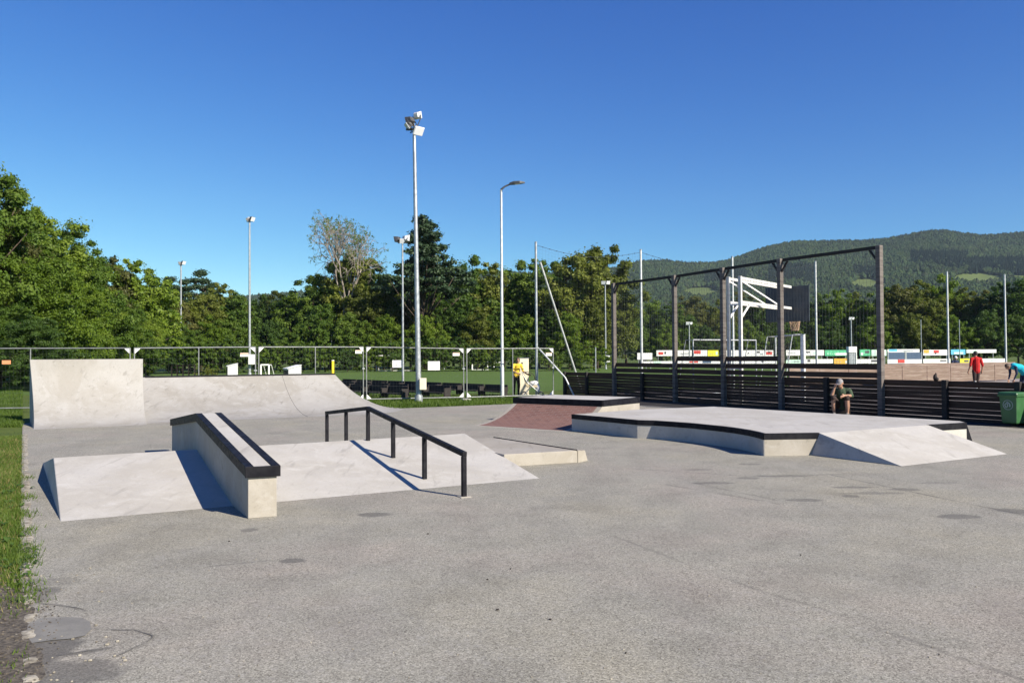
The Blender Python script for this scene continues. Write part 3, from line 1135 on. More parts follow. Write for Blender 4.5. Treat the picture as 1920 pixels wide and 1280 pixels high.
for (px, p, h), (px2, p2, h2) in list(zip(poles, poles[1:]))[:3]:
    L = (p2 - p).length
    nx = int(L / .16)
    b = MB()
    b2 = MB()
    sagf = lambda f, zz: zz - .38 * math.sin(math.pi * f) * (zz / h) ** 3
    for i in range(nx + 1):
        f = i / nx
        q = p.lerp(p2, f)
        hh = h + (h2 - h) * f - .12
        b.tube([q + ZA * .9, q + ZA * sagf(f, hh)], .0014, 3)
    zz = 1.0
    while zz < h - .1:
        b.tube([p.lerp(p2, k / 8) + ZA * sagf(k / 8, zz) for k in range(9)], .0014, 3)
        zz += .16
    nr = empty('ball_net', p + (p2 - p) * .5, {1006: 'sagging grey ball net left of the fence frame against the sky', 1203: 'sagging grey ball net seen behind the left half of the fence frame', 1375: 'sagging grey ball net behind the basketball frame'}[px], 'ball net', 'ball nets between the net poles')
    b.build('net_mesh', M['net_grey'], nr)
    for k in range(17):
        f = k / 16
        b2.tube([p.lerp(p2, f) + ZA * sagf(f, h + (h2 - h) * f - .1), p.lerp(p2, min(1, f + 1 / 16)) + ZA * sagf(min(1, f + 1 / 16), h + (h2 - h) * min(1, f + 1 / 16) - .1)], .008, 5)
        b2.ball(p.lerp(p2, f) + ZA * sagf(f, h + (h2 - h) * f - .1), .025, 6, 4)
    b2.build('top_rope', M['net'], nr)

# ================================================================== BASKETBALL FRAME + GOALS ON THE COURT
bf = empty('basketball_hoop', (7.72, 27.0, 0), 'white cantilevered basketball frame with a dark backboard behind the fence', 'basketball hoop')
c1 = Vector((7.72, 27.0, 0))
adir = Vector((.64, .77, 0))
sdir = Vector((-.77, .64, 0))
M['hoop_white'] = simple('weathered_white_paint', (.60, .60, .57), (.50, .49, .46), 5, .6)
cols = [c1, c1 + sdir * .42]
arms_top = AT(1392, 521, 27.0).z
arms_low = AT(1391, 566, 27.0).z
for c in cols:
    MB().box(c + ZA * ((arms_top + .06) / 2), .11, .11, arms_top + .06, adir).build('column', M['hoop_white'], bf, bevel=.01)
    for z in (arms_top, arms_low):
        MB().beam(c + adir * .055 + ZA * z, c + adir * 4.6 + ZA * (z - .02), .07, .09).build('arm', M['hoop_white'], bf)
    MB().beam(c + adir * .06 + ZA * (arms_top - .08), c + adir * 3.3 + ZA * (arms_low + .06), .035, .045).build('brace', M['white'], bf)
    MB().beam(c + adir * .05 + ZA * (arms_low - .55), c + adir * .75 + ZA * (arms_low - .06), .05, .05).build('brace', M['white'], bf)
MB().beam(cols[0] + ZA * 1.2, cols[1] + ZA * 1.2, .06, .06).build('cross_bar', M['white'], bf)
MB().beam(cols[0] - ZA * .08 + ZA * arms_low - adir * .02, cols[1] - ZA * .08 + ZA * arms_low - adir * .02, .05, .05).build('cross_bar', M['white'], bf)
bc_ = c1 + adir * 4.75 + sdir * .2
bz = (AT(1488, 603, bc_.y).z, AT(1488, 537, bc_.y).z)
M['board'] = simple('dark_backboard', (.03, .036, .045), (.045, .05, .06), 3, .4)
MB().box(bc_ + ZA * (sum(bz) / 2), 1.7, .04, bz[1] - bz[0], sdir, adir).build('backboard', M['board'], bf, bevel=.006)
hc = bc_ + adir * .45 - sdir * .12 + ZA * (bz[0] + .12)
M['hoop_net'] = simple('tan_hoop_net', (.42, .30, .20), (.34, .23, .16), 20, .9)
ring = [hc + Vector((math.cos(t_) * .225, math.sin(t_) * .225, 0)) for t_ in [2 * math.pi * k / 20 for k in range(21)]]
rb_ = MB().tube(ring, .010, 6).build('rim', M['hoop_net'], bf, True)
b = MB()
for k in range(16):
    for s in (-1, 1):
        prev = None
        path = []
        for j in range(6):
            a = 2 * math.pi * (k + s * j * .5) / 16
            rr_ = .225 - .085 * (j / 5) ** .7
            path.append(hc + Vector((math.cos(a) * rr_, math.sin(a) * rr_, -.46 * j / 5)))
        b.tube(path, .010, 4)
b.build('hoop_net', M['hoop_net'], rb_)


def goal(name, p, d, w, h, dep, r, label, mat, group=None):
    g = empty(name, p, label, 'goal', group)
    d = Vector(d).normalized()
    nb = Vector((-d.y, d.x, 0))
    if nb.y < 0:
        nb = -nb
    a, c = Vector(p), Vector(p) + d * w
    MB().tube([a, a + ZA * h], r, 8).build('upright', mat, g, True)
    MB().tube([c, c + ZA * h], r, 8).build('upright', mat, g, True)
    MB().tube([a + ZA * h, c + ZA * h], r, 8).build('crossbar', mat, g, True)
    b = MB()
    for s in (a, c):
        b.tube([s + ZA * h, s + nb * dep * .45 + ZA * h, s + nb * dep], r * .6, 6)
    b.tube([a + nb * dep, c + nb * dep], r * .6, 6)
    b.build('back_stay', mat, g, True)
    b = MB()
    k = int(w / .25)
    for i in range(1, k):
        s = a.lerp(c, i / k)
        b.tube([s + ZA * h, s + nb * dep * .45 + ZA * (h - .02), s + nb * dep], .004, 3)
    for j in range(1, 8):
        z = h * j / 8
        off = nb * (dep * .45 + dep * .55 * (1 - z / h))
        b.tube([a + off + ZA * z, c + off + ZA * z], .004, 3)
    b.build('goal_net', M['net_grey'], g)
    return g


g1 = AT(1300, 700, 33.0)
g1.z = 0
goal('goal_frame', g1, U * -1, -3.6, AT(1300, 637, 33).z, 1.0, .03, 'thin grey goal frame seen left of the white basketball columns', M['galv'])
g2 = AT(1455, 700, 30.5)
g2.z = 0
g2b = AT(1504, 700, 27.5)
g2b.z = 0
goal('goal_frame', g2, g2b - g2, (g2b - g2).length, AT(1455, 631, 30.5).z, .7, .03, 'grey tubular goal frame below the basketball hoop', M['galv_pale'])
wpz = AT(1505, 627, 27.0)
wp_r = empty('padded_post', (wpz.x, 27.0, 0), 'thick white upright post standing directly below the basketball net', 'post')
MB().box((wpz.x, 27.0, wpz.z / 2), .13, .13, wpz.z, adir).build('post_shaft', M['white'], wp_r, bevel=.015)
MB().box((wpz.x, 27.0, wpz.z + .012), .15, .15, .02, adir).build('cap', M['galv'], wp_r)

# ================================================================== SITE FENCE PANELS
FPX = [(-150, 653.5, 25.0), (248, 652.5, 25.6), (482, 650.5, 26.8), (684, 650.5, 29.3), (872, 653.5, 30.3), (1037, 653.0, 31.8)]
flabel = ['site fence panel at the far left, behind the tall quarter pipe', 'site fence panel directly behind the left half of the long quarter pipe',
          'site fence panel behind the right half of the long quarter pipe with the yellow post', 'site fence panel in front of the tallest floodlight mast',
          'site fence panel at the right, in front of the person in yellow']
gaps = [(0, 4), (4, 3), (3, 3), (3, 3), (3, 0)]
fend = []
for i in range(5):
    (xa, ya, Ya), (xb, yb, Yb) = FPX[i], FPX[i + 1]
    a, c = AT(xa + gaps[i][0], ya, Ya), AT(xb - gaps[i][1], yb, Yb)
    H_ = (min(max(a.z, 1.9), 2.12), min(max(c.z, 1.9), 2.12))
    g0, g1_ = Vector((a.x, a.y, .06)), Vector((c.x, c.y, .06))
    rt = empty('fence_panel', (g0 + g1_) / 2 - ZA * .06, flabel[i], 'fence panel', 'temporary wire fence panels along the back')
    d = (g1_ - g0).normalized()
    nf = Vector((d.y, -d.x, 0))
    ta, tc = g0 + ZA * (H_[0] - .06), g1_ + ZA * (H_[1] - .06)
    fm = MB()
    fm.tube([g0 - ZA * .05, ta], .021, 8)
    fm.tube([g1_ - ZA * .05, tc], .021, 8)
    fm.tube([ta, tc], .021, 8)
    fm.tube([g0 + ZA * .06, g1_ + ZA * .06], .021, 8)
    fm.tube([g0.lerp(g1_, .52) + ZA * .05, ta.lerp(tc, .52)], .018, 8)
    fm.build('frame', M['frame'], rt, True)
    wm = MB()
    L = (g1_ - g0).length
    nx = int(L / .11)
    for k in range(1, nx):
        f = k / nx
        wm.tube([g0.lerp(g1_, f) + ZA * .07, ta.lerp(tc, f)], .0012, 3)
    for k in range(1, 11):
        f = k / 11
        wm.tube([g0.lerp(ta, f), g1_.lerp(tc, f)], .0013, 3)
    wm.build('wire_mesh', M['wire'], rt)
    for pnt, sx, sz in ((ta, 1, -1), (tc, -1, -1), (g0 + ZA * .06, 1, 1), (g1_ + ZA * .06, -1, 1)):
        t_ = .19
        p1_, p2_, p3_ = pnt, pnt + d * sx * t_, pnt + ZA * sz * t_
        o_ = nf * .012
        cs = MB()
        cs.add([p1_ + o_, p2_ + o_, p3_ + o_, p1_ - o_, p2_ - o_, p3_ - o_], [(0, 1, 2), (5, 4, 3), (0, 3, 4, 1), (1, 4, 5, 2), (2, 5, 3, 0)])
        cs.build('corner_gusset', M['white'], rt)
    for s in (g0, g1_):
        MB().box(Vector((s.x, s.y, .035)), .16, .55, .07, d).build('foot_block', M['conc'], rt, bevel=.01)
    if i < 5:
        cl = MB()
        cl.box(g1_.lerp(tc, .60), .10, .05, .04, d)
        cl.build('coupler', M['galv'], rt)
    sp, sm = (AT(5, 679, Ya), 'orange_sign') if i == 0 else ((AT([0, 458, 664, 853, 1024][i], [0, 665, 659.5, 664, 664][i], Yb + .1)), 'white')
    f = max(.02, min(.98, (sp - g0).dot(d) / L))
    q = g0.lerp(g1_, f)
    sg = MB().box(Vector((q.x, q.y, min(sp.z, 1.88))) + nf * .03, .26, .012, .12, d, nf).build('sign_plate', M[sm], rt)
    if i > 0:
        MB().box(Vector((q.x, q.y, min(sp.z, 1.88) + .035)) + nf * .04, .24, .006, .03, d, nf).build('print_band', M['orange_sign'], sg)
# two white notice boards hanging on the panels
for (x, y, w_, h_, tx) in ((745, 682, .37, .27, 'small white notice board hanging on the fence left of the tall mast'), (813.5, 685.5, .44, .33, 'larger white notice board hanging on the fence right of the tall mast')):
    c = AT(x, y, 29.75)
    d = Vector((1, .06, 0)).normalized()
    nb_ = empty('notice_board', c, tx, 'notice board')
    MB().box(c, w_, .012, h_, d).build('board', M['white'], nb_)
    bt = MB()
    for k in range(4):
        bt.box(c + Vector((0, -.009, h_ * (.3 - .18 * k))), w_ * (.75 - .1 * (k % 2)), .002, .010, d)
    bt.build('text_lines', M['galv'], nb_)
    tt = MB()
    for s in (-1, 1):
        tt.tube([c + d * s * w_ * .42 + ZA * h_ * .45, c + d * s * w_ * .42 + ZA * (h_ * .45 + .05) + Vector((0, .04, 0))], .006, 5)
    tt.build('cable_tie', M['galv'], nb_)


# ================================================================== MASTS AND LAMPS
def floodlight(px, top, Y, label, r0, r1, heads, boxmat, boxh, group='floodlight masts round the pitch', name='floodlight_mast', lean=0.0):
    base = AT(px, 700, Y)
    base.z = 0
    ht = AT(px, top, Y).z
    g = empty(name, base, label, 'floodlight', group)
    tp = base + Vector((lean, 0, ht))
    MB().tube([base, base + ZA * .25], [r0 * 1.5, r0 * 1.35], 14).build('base_sleeve', M['galv'], g, True)
    MB().tube([base + ZA * .1, base.lerp(tp, .5), tp], [r0, (r0 + r1) / 2, r1], 16).build('pole', M['galv'], g, True)
    if boxmat:
        MB().box(base + Vector((r0 + boxh * .18, -r0 - boxh * .22, boxh * 1.6)), boxh * .55, boxh * .4, boxh, Vector((1, 0, 0))).build('junction_box', boxmat, g, bevel=.01)
    br = MB()
    br.beam(tp + Vector((-.3, 0, .0)) * min(1, r1 * 18), tp + Vector((.3, 0, .0)) * min(1, r1 * 18), .06, .06)
    br.build('cross_arm', M['lamp_dark'], g)
    for (dx, dz, yaw, tilt, s, mm) in heads:
        c = tp + Vector((dx, 0, dz))
        fx = Vector((math.cos(R(yaw)) * math.cos(R(tilt)), math.sin(R(yaw)) * math.cos(R(tilt)), math.sin(R(tilt))))
        sx = ZA.cross(fx).normalized()
        ux = fx.cross(sx)
        hb = MB()
        f_, k_ = c + fx * s * .22, c - fx * s * .22
        Q = lambda q, a, b_: [q - sx * a - ux * b_, q + sx * a - ux * b_, q + sx * a + ux * b_, q - sx * a + ux * b_]
        hb.hexa(Q(k_, s * .22, s * .18) + Q(f_, s * .42, s * .34))
        hd = hb.build('lamp_head', M[mm], g, bevel=.015)
        MB().hexa(Q(f_ + fx * .002, s * .38, s * .30) + Q(f_ + fx * .02, s * .37, s * .29)).build('lens', M['glass'], hd)
        yk = MB()
        for sgn in (-1, 1):
            yk.tube([c + sx * sgn * s * .44, c + sx * sgn * s * .44 - ux * s * .35 - fx * s * .1, tp + Vector((dx * .6, 0, -.02))], .018, 6)
        yk.build('yoke', M['lamp_dark'], hd, True)
    return g


floodlight(785, 243, 29.3, 'tallest galvanised floodlight mast rising behind the site fence', .105, .06,
           [(.12, -.02, -50, -35, .50, 'white'), (-.12, .34, 140, -20, .46, 'lamp_dark'), (.10, .52, 60, 12, .40, 'lamp_grey'), (-.18, .16, 200, -35, .42, 'lamp_dark')], M['cream'], .42, lean=-.13)
floodlight(755.5, 455, 38.5, 'slim pale floodlight mast left of the tallest mast with two lamps', .06, .04,
           [(-.22, .18, 150, -15, .44, 'lamp_dark'), (.14, .22, 40, -5, .48, 'lamp_grey'), (.0, .10, -80, -30, .36, 'lamp_grey')], None, 0)
floodlight(468, 415, 77, 'tall floodlight mast on the pitch behind the long quarter pipe', .13, .08,
           [(-.15, .15, 200, -30, .6, 'lamp_dark'), (.2, .25, -20, -25, .7, 'lamp_dark'), (0, .3, -90, -20, .4, 'lamp_grey')], M['white'], .95)
floodlight(339, 496, 95, 'far floodlight mast in front of the left wood', .13, .08,
           [(-.1, .15, 200, -30, .7, 'lamp_dark'), (.25, .25, -20, -25, .7, 'lamp_dark')], M['white'], 1.1)
floodlight(1136, 531, 100, 'distant thin floodlight mast at the edge of the olive tree', .10, .07,
           [(-.2, .1, -100, -20, .7, 'lamp_dark'), (.3, .12, -60, -20, .7, 'lamp_dark')], M['white'], .8)
floodlight(1597, 598, 105, 'distant short mast seen through the right bay of the fence frame', .09, .07,
           [(-.1, .1, -90, -20, .6, 'lamp_grey'), (.2, .1, -60, -20, .5, 'lamp_grey')], None, 0)
floodlight(1293, 607, 105, 'distant short mast right of the second tall fence post', .09, .07,
           [(-.2, .1, -90, -20, .6, 'white'), (.2, .1, -60, -20, .5, 'lamp_grey')], None, 0)

lb = AT(942, 745, 31.9)
lb.z = 0
lz = AT(941, 356, 31.9).z
lr = empty('street_lamp', lb, 'slender pale street lamp with a flat head on a short bent arm', 'street lamp')
MB().tube([lb, lb + ZA * 1.2, lb + ZA * 1.25, lb + ZA * lz], [.075, .075, .06, .045], 14).build('pole', M['galv_pale'], lr, True)
at = lb + ZA * lz
MB().tube([at - ZA * .12, at + Vector((.01, 0, .02)), at + Vector((.14, 0, .13)), at + Vector((.36, -.02, .22))], [.045, .045, .035, .032], 10).build('arm', M['lamp_dark'], lr, True)
hd = MB()
hx = Vector((.97, -.05, .10)).normalized()
hy = Vector((0.05, 1, 0)).normalized()
hz = hx.cross(hy)
o_ = at + Vector((.33, -.02, .22))
for s0, s1, w0_, w1_, h0_, h1_ in ((0, .18, .05, .11, .05, .075), (.18, .42, .11, .12, .075, .06), (.42, .62, .12, .05, .06, .012)):
    a_, c_ = o_ + hx * s0, o_ + hx * s1
    q = lambda p_, w__, h__: [p_ - hy * w__ - hz * .03, p_ + hy * w__ - hz * .03, p_ + hy * w__ + hz * h__, p_ - hy * w__ + hz * h__]
    hd.hexa(q(a_, w0_, h0_) + q(c_, w1_, h1_))
hdo = hd.build('lamp_head', M['lamp_dark'], lr)
MB().box(o_ + hx * .32 - hz * .035, .2, .14, .008, hx, hy).build('lens', M['glass'], hdo)

# ================================================================== PITCH FURNITURE
def field_goal(xa, ytop, Y, xb, label):
    a, c = AT(xa, ytop, Y), AT(xb, ytop, Y)
    h = a.z
    a.z = c.z = 0
    goal('football_goal', a, c - a, (c - a).length, h, 1.6, .075, label, M['white'], 'football goals on the pitch')


field_goal(706, 667, 96, 781, 'wide white football goal left of the tallest mast')
field_goal(885, 675.5, 99, 914, 'small white training goal left of the street lamp')
field_goal(926, 679, 104, 939, 'tiny white training goal just left of the street lamp')
field_goal(489, 684, 70, 504, 'little white goal frame between the two slant topped white boxes')
for i, (px, top, yy) in enumerate(((505, 628, 700), (567, 630, 700), (622, 628, 700), (678, 630, 700), (733, 632, 695), (833, 632, 693), (1117, 652, 704), (1150, 640, 700), (1728, 600, 690), (1800, 600, 690))):
    Yp = 104 if px < 900 else (66 if px == 1117 else 100)
    p = AT(px, yy, Yp)
    p.z = 0
    h = AT(px, top, Yp).z
    where = ['by the little white goal with a slanting stay', 'right of the right-hand slant topped box', 'above the yellow post', 'above the join of two fence panels', 'left of the slim pale mast', 'between the tallest mast and the next panel join', 'on the lawn left of the fence frame', 'beside the first tall fence post', 'above the dark blue screen', 'right of the tall net pole near the white cap'][i]
    g_ = empty('field_post', p, 'thin grey post ' + where, 'post', 'thin posts round the pitch')
    MB().tube([p, p + ZA * h], .05, 8).build('pole', M['galv'], g_, True)
    MB().tube([p + ZA * h, p + ZA * (h + .05)], .065, 8).build('cap', M['galv'], g_, True)
    if i == 0:
        MB().tube([p + ZA * (h - .8), p + Vector((1.6, 0, 0))], .035, 6).build('stay', M['galv'], g_, True)

for (x0, x1, yt0, yt1, Y, sc, tx) in ((427, 446, 687, 682, 52, 1, 'smaller white slant topped box, right of the yellow bush'), (541, 565, 692, 685, 50, 1, 'larger white slant topped box with a long dark left side')):
    a, c = AT(x0, 700, Y), AT(x1, 700, Y)
    za, zc = AT(x0, yt0, Y).z, AT(x1, yt1, Y).z
    dk_ = Vector((-.45 if x0 > 500 else -.25, .5, 0))
    a.z = c.z = 0
    g_ = empty('white_box', (a + c) / 2, tx, 'box', 'white boxes by the pitch')
    MB().hexa([a, c, c + dk_, a + dk_, a + ZA * za, c + ZA * zc, c + dk_ + ZA * zc, a + dk_ + ZA * za]).build('cabinet', M['white'], g_)
    nrm_ = Vector((-dk_.y, dk_.x, 0)).normalized()
    MB().hexa([a + nrm_ * .02, a + dk_ + nrm_ * .02, a + dk_ + nrm_ * .003, a + nrm_ * .003, a + nrm_ * .02 + ZA * (za - .06), a + dk_ + nrm_ * .02 + ZA * (za - .06), a + dk_ + nrm_ * .003 + ZA * (za - .06), a + nrm_ * .003 + ZA * (za - .06)]).build('dark_side', M['lamp_dark'], g_)
    MB().hexa([a + ZA * (za + .003) - Vector((.06, .03, 0)), c + ZA * (zc + .003) + Vector((.03, -.03, 0)), c + dk_ + ZA * (zc + .003), a + dk_ + ZA * (za + .003) - Vector((.06, 0, 0)), a + ZA * (za + .05) - Vector((.06, .03, 0)), c + ZA * (zc + .05) + Vector((.03, -.03, 0)), c + dk_ + ZA * (zc + .05), a + dk_ + ZA * (za + .05) - Vector((.06, 0, 0))]).build('lid', M['white'], g_)

# dark railing far left of the pitch
p = AT(322, 700, 72)
p.z = 0
q = AT(365, 700, 70)
q.z = 0
g_ = empty('dark_railing', p, 'low dark railing at the foot of the far floodlight mast', 'railing')
b = MB()
for z in (.35, .7, 1.0):
    b.beam(p + ZA * z, q + ZA * z, .06, .12)
b.build('rails', M['timber_black'], g_)
b = MB()
for k in range(5):
    b.box(p.lerp(q, k / 4) + ZA * .55, .1, .1, 1.1)
b.build('posts', M['timber_black'], g_)

# rows of dark low bench boards behind the fence
proto = None
SD = Vector((math.cos(R(-50)), math.sin(R(-50)), 0))
slope_rows = [(Vector((-.75, 32.9, 0)), 9, 'back'), (Vector((-3.0, 32.2, 0)), 7, 'middle'), (Vector((-4.6, 31.6, 0)), 5, 'front')]
ordn = ['first', 'second', 'third', 'fourth', 'fifth', 'sixth', 'seventh', 'eighth', 'ninth']
for (st, nseg, rn) in slope_rows:
    for k in range(nseg):
        lab = 'low dark timber bench in the %s row, %s from its right end' % (rn, ordn[k])
        loc = st - SD * 1.55 * k
        if proto is None:
            proto = bpy.data.objects.new('timber_bench', None)
            col.objects.link(proto)
            WL[proto.name] = Vector((0, 0, 0))
            nS = Vector((SD.y, -SD.x, 0))
            if nS.y > 0:
                nS = -nS
            MB().box(ZA * .37 - nS * .12, 1.46, .05, .26, SD).build('backrest', M['timber_black'], proto, bevel=.008)
            MB().box(ZA * .22 + nS * .12, 1.46, .34, .045, SD).build('seat', M['timber_black'], proto, bevel=.008)
            for s in (-.73, .73):
                MB().box(SD * s + ZA * .22 + nS * .05, .04, .30, .40, SD).build('end_support', M['plank_post'], proto)
            o = proto
        else:
            o = copy_tree(proto)
        o.location = loc
        tag(o, lab, 'bench', 'low dark benches behind the site fence')

# advertising boards: far upper row and nearer lower row
cols_b = {'w': 'white', 'y': None}
M['ad_yellow'] = simple('yellow_print', (.80, .72, .03), (.72, .66, .03), 3, .6)
M['ad_green'] = simple('green_print', (.08, .42, .20), (.10, .5, .26), 3, .6)
M['ad_blue'] = simple('sky_blue_print', (.12, .50, .70), (.10, .42, .62), 3, .6)
M['ad_dark'] = simple('dark_print', (.06, .06, .07), (.09, .09, .1), 3, .6)
M['ad_orange'] = simple('amber_print', (.72, .40, .05), (.66, .36, .05), 3, .6)
M['ad_navy'] = simple('navy_screen', (.045, .085, .15), (.06, .10, .17), 3, .7)
M['ad_pale'] = simple('pale_green_print', (.55, .75, .62), (.5, .7, .58), 3, .6)
ads = [  # x0, x1, ytop, ybot, Y, base, marks, label
    (1231, 1262, 656.5, 667.5, 112, 'white', [('red_print', .12, .40, .25, .7), ('ad_dark', .48, .58, .35, .75)], 'white board with a red mark and a black dot, leftmost of the upper row'),
    (1270, 1297, 656.5, 667.5, 112, 'white', [('galv', .2, .8, .35, .5)], 'plain white board right of the second tall fence post'),
    (1299, 1326, 656.5, 667.5, 112, 'white', [('red_print', .05, .55, .4, .95)], 'white board with a red left half'),
    (1327, 1347, 656.5, 667.5, 112, 'ad_yellow', [('ad_pale', .75, .95, .2, .8)], 'bright yellow board left of the third tall fence post'),
    (1362, 1388, 656.5, 667.5, 112, 'white', [('galv', .2, .5, .4, .5)], 'plain white board beside the white basketball columns'),
    (1390, 1433, 656.5, 667.5, 112, 'white', [('ad_dark', .28, .34, .4, .6), ('ad_dark', .68, .80, .5, .85), ('galv', .82, .95, .2, .5)], 'white board with small black marks'),
    (1434, 1450, 656.5, 667.5, 112, 'white', [('red_print', .15, .85, .25, .75), ('ad_dark', .4, .6, .55, .8)], 'small white board with a red emblem'),
    (1474, 1500, 656, 666.5, 112, 'white', [('galv', .15, .7, .45, .55)], 'plain white board right of the fourth tall fence post'),
    (1505, 1545, 656, 666.5, 112, 'white', [('ad_dark', .15, .35, .5, .75), ('ad_pale', .5, .7, .2, .7)], 'white board with a dark script mark by the white upright post'),
    (1547, 1590, 656, 667, 112, 'ad_green', [('white', .45, .98, .08, .5)], 'green and white board left of the white cabinet'),
    (1612, 1632, 655, 667, 112, 'ad_green', [('ad_dark', .5, .9, .4, .8), ('white', .1, .3, .1, .5)], 'green board left of the corner post'),
    (1634, 1662, 655.5, 667, 112, 'ad_pale', [('white', .3, .95, .1, .9)], 'pale board touching the corner post'),
    (1664, 1724, 654.5, 660.5, 112, 'white', [('ad_blue', .05, .3, .3, .95), ('galv', .5, .8, .3, .6)], 'long white board above the dark blue screens'),
    (1731, 1780, 655.5, 666, 112, 'white', [('ad_orange', .02, .22, .4, .95), ('red_print', .4, .6, .4, .9), ('ad_dark', .45, .5, .2, .5)], 'white board with orange and red marks'),
    (1783, 1810, 655, 664.5, 112, 'ad_blue', [('ad_pale', .2, .85, .05, .5)], 'sky blue board behind the person in the white cap'),
    (1812, 1868, 655, 661.5, 112, 'white', [('ad_pale', .02, .35, .2, .9)], 'long white board above the person in red'),
    (1206, 1262, 677, 684.5, 84, 'white', [('ad_pale', .35, .6, .5, .95)], 'long white board of the lower row left of the second tall post'),
    (1268, 1350, 676, 682, 84, 'white', [('red_print', .3, .5, .3, .8), ('ad_navy', .6, .8, .2, .9)], 'long white board of the lower row behind the raised planks'),
    (1362, 1456, 676, 681.5, 84, 'white', [('ad_dark', .7, .75, .3, .8)], 'long white board of the lower row behind the basketball columns'),
    (1474, 1502, 674, 681, 84, 'ad_pale', [('galv', .5, .9, .3, .6)], 'pale green board of the lower row beside the fourth tall post'),
    (1508, 1562, 673, 681, 84, 'white', [('ad_dark', .12, .2, .3, .9)], 'white board of the lower row below the hoop'),
    (1564, 1592, 672, 682, 84, 'ad_orange', [('white', .75, .95, .1, .6)], 'amber board of the lower row'),
    (1606, 1650, 673, 681, 84, 'white', [('ad_dark', .62, .95, .3, .8)], 'white board of the lower row left of the corner post'),
    (1664, 1728, 673.5, 681, 84, 'white', [('red_print', .30, .5, .1, .95)], 'white board with a pink red patch under the dark blue screens'),
    (1731, 1782, 672.5, 680.5, 84, 'white', [('ad_dark', .62, .85, .4, .7)], 'white board of the lower row left of the white cap'),
    (1800, 1826, 672, 681, 84, 'ad_yellow', [('ad_dark', .3, .6, .3, .7), ('white', .65, .98, .0, .7)], 'yellow board of the lower row beside the person in red'),
    (1838, 1888, 672, 679.5, 84, 'white', [('ad_pale', .4, .6, .3, .8)], 'white board at the right end of the lower row'),
]
for (x0, x1, yt, yb, Y, bm_, marks, lab) in ads:
    a, c = AT(x0, yb, Y), AT(x1, yb, Y)
    h = AT(x0, yt, Y).z - a.z
    g_ = empty('advert_board', (a.x, a.y, 0), lab, 'advertising board', 'advertising boards round the pitch')
    d = (c - a)
    d.z = 0
    L = d.length
    d.normalize()
    MB().box(a.lerp(c, .5) + ZA * h / 2, L, .05, h, d).build('panel', M[bm_], g_)
    for (mm, f0, f1, z0, z1) in marks:
        MB().box(a + d * L * (f0 + f1) / 2 + ZA * h * (z0 + z1) / 2 - Vector((0, .035, 0)), L * (f1 - f0), .012, h * (z1 - z0), d).build('mark', M[mm], g_)
    pl_ = MB()
    fx = rnd.uniform(.08, .2)
    while fx < .9 and len(pl_.f) < 30:
        wd_ = rnd.uniform(.015, .05)
        pl_.box(a + d * L * fx + ZA * h * rnd.uniform(.30, .42) - Vector((0, .031, 0)), L * wd_, .010, h * rnd.uniform(.07, .16), d)
        fx += wd_ + rnd.uniform(.015, .09)
    pl_.build('small_print', M['galv'] if bm_ != 'ad_green' else M['white'], g_)
    for f in (.1, .9):
        pp_ = a.lerp(c, f)
        MB().box((pp_.x, pp_.y + .06, (a.z + h * .8) / 2), .06, .06, a.z + h * .8).build('leg', M['galv'], g_)
for (x0, x1, lab) in ((1665, 1697, 'left dark blue mesh screen beyond the board wall'), (1699, 1728, 'right dark blue mesh screen beyond the board wall')):
    a, c = AT(x0, 672.5, 90), AT(x1, 672.5, 90)
    h = AT(x0, 659.5, 90).z
    a.z = c.z = 0
    g_ = empty('mesh_screen', a, lab, 'screen', 'dark blue screens')
    MB().beam(a + ZA * (h * .5), c + ZA * (h * .5), .05, h * .94).build('panel', M['ad_navy'], g_)
    MB().box(a + ZA * h / 2, .1, .1, h).build('post', M['galv'], g_)
    MB().box(c + ZA * h / 2, .1, .1, h).build('post', M['galv'], g_)
a, c = AT(1195, 674, 78), AT(1223, 674, 78)
zt = AT(1195, 661.5, 78).z
g_ = empty('white_sign', (a.x, a.y, 0), 'blank white sign on legs left of the advertising boards', 'sign')
MB().beam(a.lerp(c, 0) + ZA * ((zt - a.z) / 2), c + ZA * ((zt - a.z) / 2), .05, zt - a.z).build('panel', M['white'], g_)
for f in (.1, .9):
    p = a.lerp(c, f)
    MB().box((p.x, p.y + .05, a.z / 2 + .1), .05, .05, a.z + .2).build('leg', M['galv'], g_)
a = AT(1597, 690, 70)
g_ = empty('white_cabinet', (a.x, a.y, 0), 'white framed cabinet between the green and amber boards', 'cabinet')
zt = AT(1597, 650, 70).z
MB().box((a.x, a.y, zt * .5), .62, .5, zt).build('cabinet_body', M['galv'], g_)
MB().box((a.x, a.y - .02, zt - .25), .74, .56, .52).build('hood', M['white'], g_, bevel=.03)
MB().box((a.x + .3, a.y - .27, zt * .5), .08, .05, zt * .96).build('frame_edge', M['white'], g_)

# bench and cream panel behind
wq, _ = on_line(1770, NB - V * 1.0, U)
g_ = empty('metal_bench', wq, 'pale metal bench behind the board wall carrying the person in the white cap', 'bench')
MB().beam(wq - U * .9 + ZA * .62, wq + U * 1.3 + ZA * .62, .34, .05).build('seat', M['galv_pale'], g_)
for s in (-.8, 1.2):
    MB().box(wq + U * s + ZA * .30, .06, .3, .6, U).build('leg', M['galv_pale'], g_)

